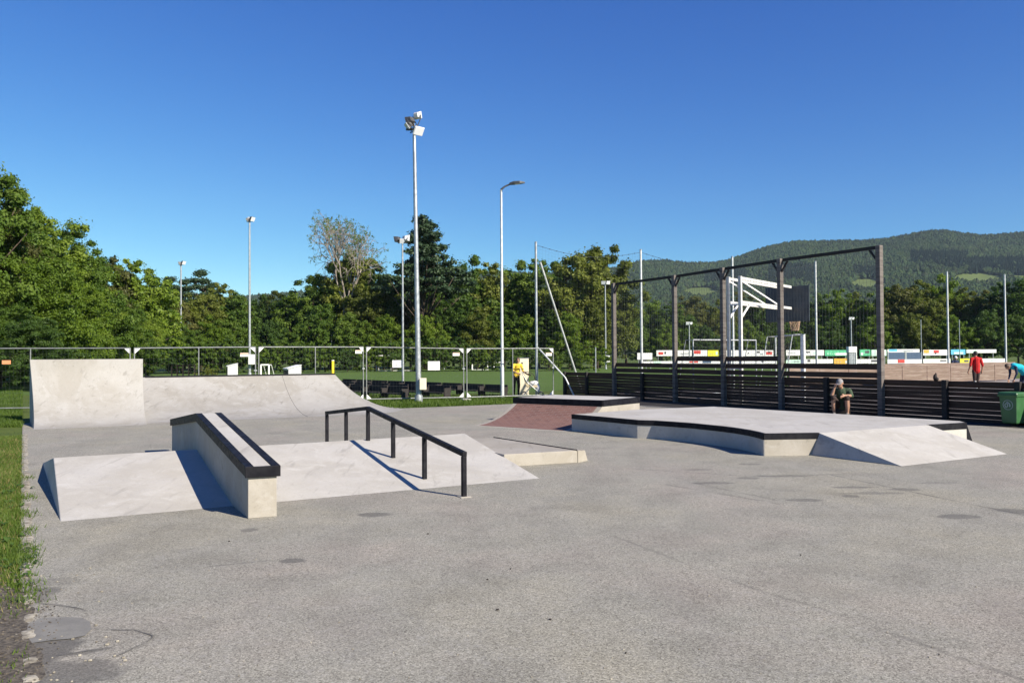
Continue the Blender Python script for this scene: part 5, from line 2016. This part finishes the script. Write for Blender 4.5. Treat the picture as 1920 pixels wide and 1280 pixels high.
def sparse_variant(i, h=18.0):
    rg = np.random.default_rng(500 + i)
    b_ = MB()
    tipsv = []

    def grow(p_, d_, L, r_, lv):
        q_ = p_ + d_ * L
        midp = p_.lerp(q_, .5) + Vector(rg.normal(size=3)) * L * .05
        b_.tube([p_, midp, q_], [r_, r_ * .85, r_ * .69], 6 if lv < 3 else 4, 0, lv < 1)
        if lv >= 7:
            tipsv.append(q_)
            return
        for _ in range(3 if lv in (1, 2, 3) else 2):
            nd = (d_ + Vector(rg.normal(size=3)) * (.42 if lv < 4 else .55) + Vector((0, 0, .10 if lv < 3 else -.02))).normalized()
            grow(q_, nd, L * rg.uniform(.68, .86), r_ * .69, lv + 1)

    b_.tube([(0, 0, -.1), (.05, 0, h * .25), (0, .05, h * .46)], [h * .017, h * .014, h * .0115], 9)
    for k in range(4):
        a_ = k * 1.6 + rg.random()
        grow(Vector((0, .05, h * (.34 + .035 * k))), Vector((math.cos(a_) * .55, math.sin(a_) * .55, 1)).normalized(), h * .155, h * .0085, 1)
    me = bpy.data.meshes.new('sparse_tree_branches')
    me.from_pydata(b_.v, [], b_.f)
    me.materials.append(M['twig'])
    tv = np.array([list(t_) for t_ in tipsv])
    pick = tv[rg.permutation(len(tv))[:min(len(tv), 1100)]]
    v = leaf_quads(rg, pick, np.full(len(pick), h * .020), 7, .085, .9, .1, .2)
    return quad_mesh('sparse_tree_leaves', v, M['leaf_olive']), me, max(tv[:, 2])


BV = [broad_variant(0), broad_variant(1, w=.34, ncl=85), broad_variant(2, w=.26, ncl=70, shape=.5), broad_variant(3, w=.31, low=.16, ncl=66), broad_variant(4, w=.38, low=.04, ncl=90)]
HI = [broad_variant(10, w=.32, low=.05, ncl=120, per=620, size=.125), broad_variant(11, w=.36, low=.05, ncl=130, per=620, size=.125)]
SH = [broad_variant(20, h=5.0, w=.62, low=.02, ncl=60, per=330, size=.105, shape=.8), broad_variant(21, h=5.0, w=.75, low=.0, ncl=66, per=330, size=.105, shape=.6)]
PV = [pine_variant(0), pine_variant(1, scots=True), pine_variant(2, scots=True)]
SV_ = sparse_variant(1)


def tree(px, top, Y, var, mat, label, group, name='broadleaf_tree', wide=1.0, cat='tree', sink=0.0):
    p = AT(px, 690, Y)
    p.z = -.05
    h = AT(px, top, Y).z
    crown, tr, h0 = var
    s = h / h0
    g_ = empty(name, p, label, cat, group)
    rot = rnd.uniform(0, 6.28)
    g_.rotation_euler = (0, 0, rot)
    g_.scale = (s * wide, s * wide, s)
    for nm, me in (('trunk', tr), ('crown', crown)):
        o = bpy.data.objects.new(nm, me)
        col.objects.link(o)
        o.parent = g_
        if nm == 'crown' and mat:
            o.material_slots[0].link = 'OBJECT'
            o.material_slots[0].material = M[mat]
    return g_


ORD = ['first', 'second', 'third', 'fourth', 'fifth', 'sixth', 'seventh', 'eighth', 'ninth', 'tenth', 'eleventh', 'twelfth', 'thirteenth', 'fourteenth', 'fifteenth', 'sixteenth', 'seventeenth', 'eighteenth', 'nineteenth', 'twentieth',
       'twenty-first', 'twenty-second', 'twenty-third', 'twenty-fourth', 'twenty-fifth', 'twenty-sixth', 'twenty-seventh', 'twenty-eighth', 'twenty-ninth', 'thirtieth']
TONE = {'leaf_fresh': 'fresh yellow-green', 'leaf_mid': 'mid green', 'leaf_dark': 'dark green', 'leaf_olive': 'olive green', 'leaf_brown': 'dull olive', 'needle': 'dark'}
left = [(-58, 288, 50, 'leaf_mid', 1, .86), (-2, 335, 52, 'leaf_brown', 0, .72), (38, 405, 54, 'leaf_mid', 0, .9), (85, 392, 62, 'leaf_fresh', 1, .95), (128, 422, 64, 'leaf_mid', 0, .9),
        (70, 470, 50, 'leaf_fresh', 1, 1.0), (0, 560, 44, 'leaf_mid', 1, 1.25), (140, 520, 56, 'leaf_fresh', 0, 1.1), (60, 590, 42, 'leaf_dark', 1, 1.3), (195, 484, 78, 'leaf_brown', 3, .9), (250, 488, 80, 'leaf_fresh', 1, 1.0),
        (215, 545, 68, 'leaf_mid', 0, 1.15), (160, 600, 55, 'leaf_mid', 4, 1.0), (285, 520, 92, 'leaf_mid', 2, 1.1), (275, 585, 74, 'leaf_fresh', 4, 1.0), (330, 565, 100, 'leaf_brown', 3, 1.0), (378, 552, 104, 'leaf_olive', 3, 1.0), (415, 532, 110, 'leaf_olive', 1, .9),
        (440, 548, 108, 'leaf_mid', 2, 1.0), (395, 590, 92, 'leaf_fresh', 0, 1.1), (340, 605, 88, 'leaf_mid', 4, 1.0), (440, 600, 96, 'leaf_mid', 4, 1.0), (485, 552, 118, 'leaf_dark', 0, 1.0), (520, 545, 124, 'leaf_olive', 1, 1.0), (552, 556, 120, 'leaf_dark', 0, 1.0), (510, 600, 104, 'leaf_dark', 4, 1.0), (560, 610, 104, 'leaf_mid', 4, .9)]
mid = [(585, 515, 116, 'leaf_mid', 1, 1.0), (618, 492, 117, 'leaf_mid', 0, 1.0), (668, 478, 117, 'leaf_olive', 3, 1.0), (705, 490, 118, 'leaf_mid', 1, .9), (745, 520, 121, 'leaf_dark', 0, 1.0), (600, 570, 106, 'leaf_mid', 4, 1.0), (655, 585, 104, 'leaf_mid', 4, 1.0), (690, 545, 110, 'leaf_olive', 3, 1.0), (720, 590, 104, 'leaf_fresh', 4, 1.0),
       (770, 545, 117, 'leaf_brown', 0, .9), (835, 500, 122, 'leaf_mid', 1, 1.0), (880, 480, 122, 'leaf_mid', 0, .9), (850, 560, 110, 'leaf_mid', 1, 1.0), (800, 590, 104, 'leaf_fresh', 4, .9), (895, 575, 106, 'leaf_olive', 0, 1.0), (925, 494, 124, 'leaf_olive', 1, 1.0), (970, 490, 124, 'leaf_mid', 0, 1.0), (1010, 488, 122, 'leaf_mid', 1, 1.0),
       (1050, 490, 116, 'leaf_mid', 0, 1.0), (945, 575, 108, 'leaf_mid', 1, 1.0), (985, 590, 106, 'leaf_fresh', 4, .9), (1030, 580, 106, 'leaf_mid', 1, 1.0), (1085, 475, 108, 'leaf_olive', 3, .95), (1122, 464, 110, 'leaf_olive', 3, .95), (1068, 585, 102, 'leaf_fresh', 4, 1.0), (1120, 555, 104, 'leaf_olive', 2, 1.1), (1150, 530, 108, 'leaf_olive', 2, 1.0)]
right = [(1175, 560, 165, 'leaf_mid', 1, 1.0), (1222, 552, 170, 'leaf_fresh', 0, 1.0), (1265, 565, 165, 'leaf_mid', 1, 1.0), (1300, 555, 170, 'leaf_brown', 3, 1.0), (1345, 562, 168, 'leaf_olive', 0, 1.0), (1390, 548, 172, 'leaf_brown', 1, 1.0), (1430, 560, 168, 'leaf_mid', 0, 1.0), (1478, 560, 170, 'leaf_mid', 1, 1.0), (1530, 550, 168, 'leaf_dark', 0, 1.0), (1572, 543, 165, 'leaf_fresh', 1, 1.0), (1612, 548, 165, 'leaf_olive', 0, 1.0),
         (1655, 540, 160, 'leaf_fresh', 1, 1.0), (1690, 536, 158, 'leaf_brown', 3, 1.0), (1730, 525, 158, 'leaf_olive', 1, 1.0), (1768, 514, 158, 'leaf_fresh', 0, .9), (1805, 540, 156, 'leaf_olive', 1, 1.0), (1845, 545, 155, 'leaf_brown', 0, 1.0), (1885, 530, 150, 'leaf_dark', 1, 1.0), (1925, 512, 148, 'leaf_dark', 0, 1.1), (1200, 612, 140, 'leaf_mid', 4, 1.0), (1250, 605, 140, 'leaf_fresh', 4, 1.0), (1320, 610, 140, 'leaf_dark', 4, 1.0), (1400, 600, 140, 'leaf_mid', 4, 1.0), (1480, 605, 140, 'leaf_mid', 4, 1.0), (1560, 600, 140, 'leaf_dark', 4, 1.0),
         (1640, 590, 138, 'leaf_fresh', 4, 1.0), (1710, 585, 138, 'leaf_olive', 4, 1.0), (1785, 590, 136, 'leaf_fresh', 4, 1.0), (1850, 580, 136, 'leaf_dark', 4, 1.0), (1910, 590, 134, 'leaf_dark', 4, 1.0)]
for grp, lst, where in (('trees of the wood at the left', left, 'left wood'), ('trees of the middle wood behind the pitch', mid, 'middle wood'), ('trees of the far row behind the court', right, 'far right row')):
    cnt = {}
    for (px, top, Y, m_, vi, wd) in sorted(lst):
        big = 'tall' if top < (500 if where != 'far right row' else 560) else ('middling' if top < 565 else 'low')
        key = (m_, big)
        k = cnt.get(key, 0)
        cnt[key] = k + 1
        lab = '%s %s tree, %s such from the left in the %s' % (big, TONE[m_], ORD[k], where)
        near = Y < 75
        v_ = HI[vi % 2] if near else BV[vi]
        tree(px, top, Y, v_, m_, lab, grp, 'broadleaf_tree', wd)
for (px, top, Y, v_, lab) in ((318, 520, 116, PV[1], 'dark pine left of the far floodlight mast, topping the wood'), (345, 524, 118, PV[2], 'dark pine just right of the far floodlight mast'), (376, 507, 114, PV[1], 'tallest dark pine on a bare trunk in the left wood'), (399, 530, 118, PV[2], 'smaller dark pine at the right of the pine group')):
    tree(px, top, Y, v_, None, lab, 'pines topping the left wood', 'pine_tree')
tree(798, 416, 109, PV[0], None, 'broad dark conifer standing up behind the tallest floodlight mast', None, 'pine_tree', 1.12)
tree(646, 402, 113, SV_, 'leaf_mid', 'nearly bare airy tree with fine twigs rising above the middle wood', None, 'bare_tree', .74)

row = [(x, 640 + rnd.uniform(-10, 12), (50 if x < 130 else (70 if x < 300 else 92)) + rnd.uniform(-2, 2)) for x in range(-20, 1150, 42)]
k1 = {}
for i, (x, y, Y) in enumerate(row):
    m_ = ['leaf_mid', 'leaf_dark', 'leaf_fresh', 'leaf_mid', 'leaf_dark'][i % 5] if x > 300 else ['leaf_mid', 'leaf_dark'][i % 2]
    kk = k1.get(m_, 0)
    k1[m_] = kk + 1
    tree(x, y, Y, SH[i % 2], m_, '%s bush at the woods edge, %s of its colour from the left' % (TONE[m_], ORD[kk]), 'bushes along the foot of the woods', 'bush', rnd.uniform(.9, 1.2), 'bush')
tree(388, 684, 60, SH[1], 'leaf_olive', 'small yellow bush beyond the long quarter pipe', None, 'bush', 1.0, 'bush')

# ================================================================== HILLS
ridge = [(-600, 585), (300, 572), (480, 552), (560, 545), (640, 552), (760, 535), (860, 514), (915, 510), (1000, 510), (1060, 512), (1120, 506), (1160, 500), (1200, 489), (1240, 487), (1290, 492), (1340, 492), (1370, 486), (1400, 475), (1440, 462), (1490, 452), (1560, 451), (1620, 450), (1665, 447), (1700, 440), (1745, 432), (1775, 431), (1810, 437), (1850, 441), (1900, 437), (1960, 432), (2100, 440), (2400, 470), (2900, 540)]
RX = np.array([r_[0] for r_ in ridge], float)
RYy = np.array([r_[1] for r_ in ridge], float)
rgn = np.random.default_rng(5)
NA, NR = 260, 70
R0, R1 = 620.0, 1900.0
azs = np.linspace(-700, 2700, NA)
grid = np.zeros((NR, NA, 3))
ph = rgn.random(8) * 6.28


def hill_z(px, f):
    """height fraction profile from foot (f=0) to ridge (f=1) along one bearing"""
    yr = np.interp(px, RX, RYy) + 5.5
    q_ = ray(px, yr)
    zt_ = EYE + q_.z / q_.y * R1
    base = f ** 1.25
    base += .05 * math.sin(f * 7 + px * .006 + ph[0]) * f * (1 - f) + .035 * math.sin(f * 15 + px * .013 + ph[1]) * f * (1 - f)
    return max(zt_, 5) * min(base, 1.0) if f < 1 else max(zt_, 5)


for a_ in range(NA):
    q_ = ray(azs[a_], 660)
    for r_ in range(NR):
        f = r_ / (NR - 1)
        Yy = R0 + (R1 - R0) * f
        grid[r_, a_] = (q_.x / q_.y * Yy, Yy, hill_z(azs[a_], f) - 1.0 if r_ else -3)
vs = grid.reshape(-1, 3)
fs, mi = [], []
MEAD = [(1785, 512, 1885, 534), (1592, 522, 1660, 545), (1278, 538, 1352, 560), (1150, 516, 1185, 530), (1690, 512, 1740, 519), (1880, 515, 1990, 528)]


def in_meadow(x, y):
    for (a_, b_, c_, d_) in MEAD:
        cx, cy = (a_ + c_) / 2, (b_ + d_) / 2
        if ((x - cx) / ((c_ - a_) / 2)) ** 2 + ((y - cy) / ((d_ - b_) / 2)) ** 2 < 1:
            return True
    return False


for r_ in range(NR - 1):
    for a_ in range(NA - 1):
        i0 = r_ * NA + a_
        fs.append((i0, i0 + 1, i0 + NA + 1, i0 + NA))
        c_ = (vs[i0] + vs[i0 + NA + 1]) / 2
        x_, y_ = PX(*c_)
        mi.append(1 if in_meadow(x_, y_) else 0)
me = bpy.data.meshes.new('hill')
me.from_pydata(vs.tolist(), [], fs)
me.materials.append(M['lawn'])
me.materials.append(M['meadow'])
me.polygons.foreach_set('material_index', mi)
me.polygons.foreach_set('use_smooth', [True] * len(fs))
hill = bpy.data.objects.new('hill', me)
col.objects.link(hill)
tag(hill, kind='structure')

# the wood on the hills: far-off mass of crowns
NT = 60000
px_ = rgn.uniform(420, 2050, NT)
px_[: NT // 2] = rgn.uniform(1130, 1990, NT // 2)
f_ = np.sqrt(rgn.uniform(0.0, 1.0, NT))
f_[:1500] = 1.0 - rgn.random(1500) * .012
px_[:1500] = rgn.uniform(820, 1990, 1500)
bv, bfc, bm_ = [], [], []
ico_v = np.array([(0, 0, 1)] + [(math.cos(t_) * .85, math.sin(t_) * .85, .35) for t_ in [6.283 * k / 6 for k in range(6)]] + [(math.cos(t_ + .5), math.sin(t_ + .5), -.35) for t_ in [6.283 * k / 6 for k in range(6)]])
ico_f = [(0, 1 + k, 1 + (k + 1) % 6) for k in range(6)] + [(1 + k, 7 + k, 1 + (k + 1) % 6) for k in range(6)] + [(7 + k, 7 + (k + 1) % 6, 1 + (k + 1) % 6) for k in range(6)]
con_v = np.array([(0, 0, 1.0)] + [(math.cos(t_), math.sin(t_), 0) for t_ in [6.283 * k / 6 for k in range(6)]])
con_f = [(0, 1 + k, 1 + (k + 1) % 6) for k in range(6)]
CON = [(1706, 476, 1815, 503), (1815, 488, 1990, 515), (1440, 500, 1530, 535), (1320, 512, 1400, 540), (1600, 505, 1650, 525), (1720, 430, 1990, 462), (1190, 484, 1345, 500), (1540, 445, 1730, 462)]
V_, F_, MI = [], [], []
nv = 0
for k in range(NT):
    px0, ff = px_[k], f_[k]
    q_ = ray(px0, 660)
    Yy = R0 + (R1 - R0) * ff
    z_ = hill_z(px0, ff)
    X_ = q_.x / q_.y * Yy
    sx_, sy_ = PX(X_, Yy, z_)
    if in_meadow(sx_, sy_):
        continue
    con = False
    for j, (a_, b_, c_, d_) in enumerate(CON):
        if a_ < sx_ < c_ and b_ < sy_ < d_ + 6 * math.sin(sx_ * .05):
            con = rgn.random() < (.95 if j < 5 else .35)
            break
    else:
        con = rgn.random() < .05
    if con:
        hh, rr_ = rgn.uniform(9, 15), rgn.uniform(2.4, 3.8)
        v_ = con_v * (rr_, rr_, hh) + (X_, Yy, z_ - 2)
        F_ += [[nv + i_ for i_ in t_] for t_ in con_f]
        MI += [1] * len(con_f)
        nv += len(con_v)
    else:
        rr_ = rgn.uniform(2.6, 5.2)
        jit = 1 + rgn.normal(size=(13, 1)) * .16
        v_ = ico_v * jit * (rr_, rr_, rr_ * rgn.uniform(1.0, 1.5)) + (X_, Yy, z_ + rr_ * .7)
        F_ += [[nv + i_ for i_ in t_] for t_ in ico_f]
        mm = 0 if rgn.random() < .62 else (2 if rgn.random() < .7 else 3)
        MI += [mm] * len(ico_f)
        nv += 13
    V_.append(v_)
me = bpy.data.meshes.new('far_forest')
me.from_pydata(np.concatenate(V_).tolist(), [], F_)


def far_leaf(name, c):
    k = NM(name)
    w = k.coords('World')
    cc = k.mix(k.mrange(k.noise(w, .012, 4), .35, .65, 0, 1), tuple(x * .75 for x in c), tuple(x * 1.2 for x in c))
    cc = k.mix(k.mrange(k.noise(w, .35, 3), .3, .7, 0, .5), cc, tuple(x * .6 for x in c))
    k.bsdf(cc, .9, 0, None, .1)
    return k.m


for c in ((.026, .046, .018), (.009, .020, .014), (.038, .058, .019), (.032, .042, .021)):
    me.materials.append(far_leaf('distant_leaves', c))
me.polygons.foreach_set('material_index', MI)
me.update()
ff_ = bpy.data.objects.new('far_forest', me)
col.objects.link(ff_)
tag(ff_, kind='stuff')

# ================================================================== GRASS BLADES
def blades(name, pts, hmin, hmax, wd, seed):
    rg = np.random.default_rng(seed)
    pts = np.array(pts)
    N = len(pts)
    a_ = rg.random(N) * 6.283
    h_ = rg.uniform(hmin, hmax, N)
    t_ = np.stack([np.cos(a_), np.sin(a_), np.zeros(N)], 1) * (wd * rg.uniform(.6, 1.3, N))[:, None]
    ln = rg.normal(size=(N, 3)) * .35
    ln[:, 2] = 1
    up = ln * h_[:, None]
    v = np.stack([pts - t_, pts + t_, pts + t_ * .5 + up * .65, pts - t_ * .2 + up], 1).reshape(-1, 3)
    o = bpy.data.objects.new(name, quad_mesh(name, v, M['blade']))
    col.objects.link(o)
    return tag(o, kind='stuff')


SIDE = Vector((-KD.y, KD.x, 0))
if SIDE.x > 0:
    SIDE = -SIDE
pts = []
while len(pts) < 26000:
    t = rnd.uniform(1.5, 15.0) if rnd.random() < .6 else rnd.uniform(1.2, 6)
    s = abs(rnd.gauss(0, 1)) * .5 if rnd.random() < .3 else rnd.uniform(-.01, 3.0)
    p = K0 + KD * t + SIDE * (s - .02)
    x_, y_ = PX(p.x, p.y, 0)
    if x_ < -60 or (1075 < y_ < 1120 and rnd.random() < .5) or (y_ > 1140 and rnd.random() < .85):
        continue
    pts.append((p.x, p.y, -.016))
for _ in range(900):
    p = K0 + KD * rnd.uniform(-.9, 1.3) + SIDE * (rnd.uniform(-.05, .7) ** 1.0)
    if math.sin(p.x * 9) + math.sin(p.y * 7 + 2) > .3:
        pts.append((p.x, p.y, .0))
blades('grass', pts, .014, .042, .0042, 3)
pts = []
while len(pts) < 1500:      # taller tufts leaning over the kerb
    t = rnd.choice([2.1, 2.3, 2.6, 3.4, 4.4, 5.6, 7.5, 1.3, .9]) + rnd.gauss(0, .14)
    p = K0 + KD * t + SIDE * rnd.gauss(-.02, .07)
    pts.append((p.x, p.y, -.01))
blades('grass_tufts', pts, .025, .07, .005, 4)
pts = []
while len(pts) < 26000:     # lawn strip in front of and behind the site fence
    if rnd.random() < .45:
        p = G(rnd.uniform(600, 1000), rnd.uniform(742, 766.5))
        if p.y < 25:
            continue
        lim = 765.5 - (p.x * 0 + 0)
    else:
        p = G(rnd.uniform(-10, 70), rnd.uniform(712, 800))
    x_, y_ = PX(p.x, p.y, 0)
    yl = np.interp(x_, [700, 745, 850, 962, 1010], [768, 765.5, 761.5, 757, 748])
    if x_ > 500 and y_ > yl - .6:
        continue
    if x_ < 100 and (p - K0).dot(SIDE) < .02:
        continue
    pts.append((p.x, p.y, -.016))
blades('lawn_blades', pts, .05, .16, .012, 5)

# ================================================================== AIR
hz = MB()
hz.hexa([(-1600, -60, -4), (1900, -60, -4), (1900, 2100, -4), (-1600, 2100, -4), (-1600, -60, 420), (1900, -60, 420), (1900, 2100, 420), (-1600, 2100, 420)])
k = NM('pale_air')
pv = k.n('ShaderNodeVolumePrincipled')
pv.inputs['Color'].default_value = (.62, .78, .95, 1)
pv.inputs['Density'].default_value = .00006
pv.inputs['Anisotropy'].default_value = 0.0
k.l(pv.outputs[0], k.out.inputs['Volume'])
tag(hz.build('haze', k.m, None), kind='stuff')

# dry blades and broad-leaved weeds mixed into the verge
M['dry'] = foliage('dry_blades', (.10, .085, .03), (.15, .125, .05), (.19, .165, .08), .3)
M['weed'] = foliage('weed_leaves', (.030, .060, .012), (.05, .085, .016), (.075, .11, .025), .3)
pts = []
while len(pts) < 2600:
    p = K0 + KD * rnd.uniform(.6, 14) + SIDE * rnd.uniform(-.04, 1.6)
    if PX(p.x, p.y, 0)[0] > -60:
        pts.append((p.x, p.y, -.012))
o = blades('dry_grass', pts, .02, .07, .0035, 9)
o.data.materials[0] = M['dry']
b = MB()
for _ in range(60):
    p = K0 + KD * rnd.choice([1.4, 1.7, 2.0, 2.4, 3.0, 3.8, 5.0, 6.5]) + KD * rnd.gauss(0, .2) + SIDE * rnd.uniform(-.10, .5)
    for k in range(rnd.randint(5, 9)):
        a = rnd.uniform(0, 6.283)
        L = rnd.uniform(.03, .08)
        d = Vector((math.cos(a), math.sin(a), 0))
        sd = Vector((-d.y, d.x, 0)) * L * .2
        q1 = p + d * L * .5 + ZA * L * .45
        q2 = p + d * L + ZA * L * .30
        b.add([p, q1 - sd, q2, q1 + sd], [(0, 1, 2, 3)])
tag(b.build('verge_weeds', M['weed'], None), kind='stuff')
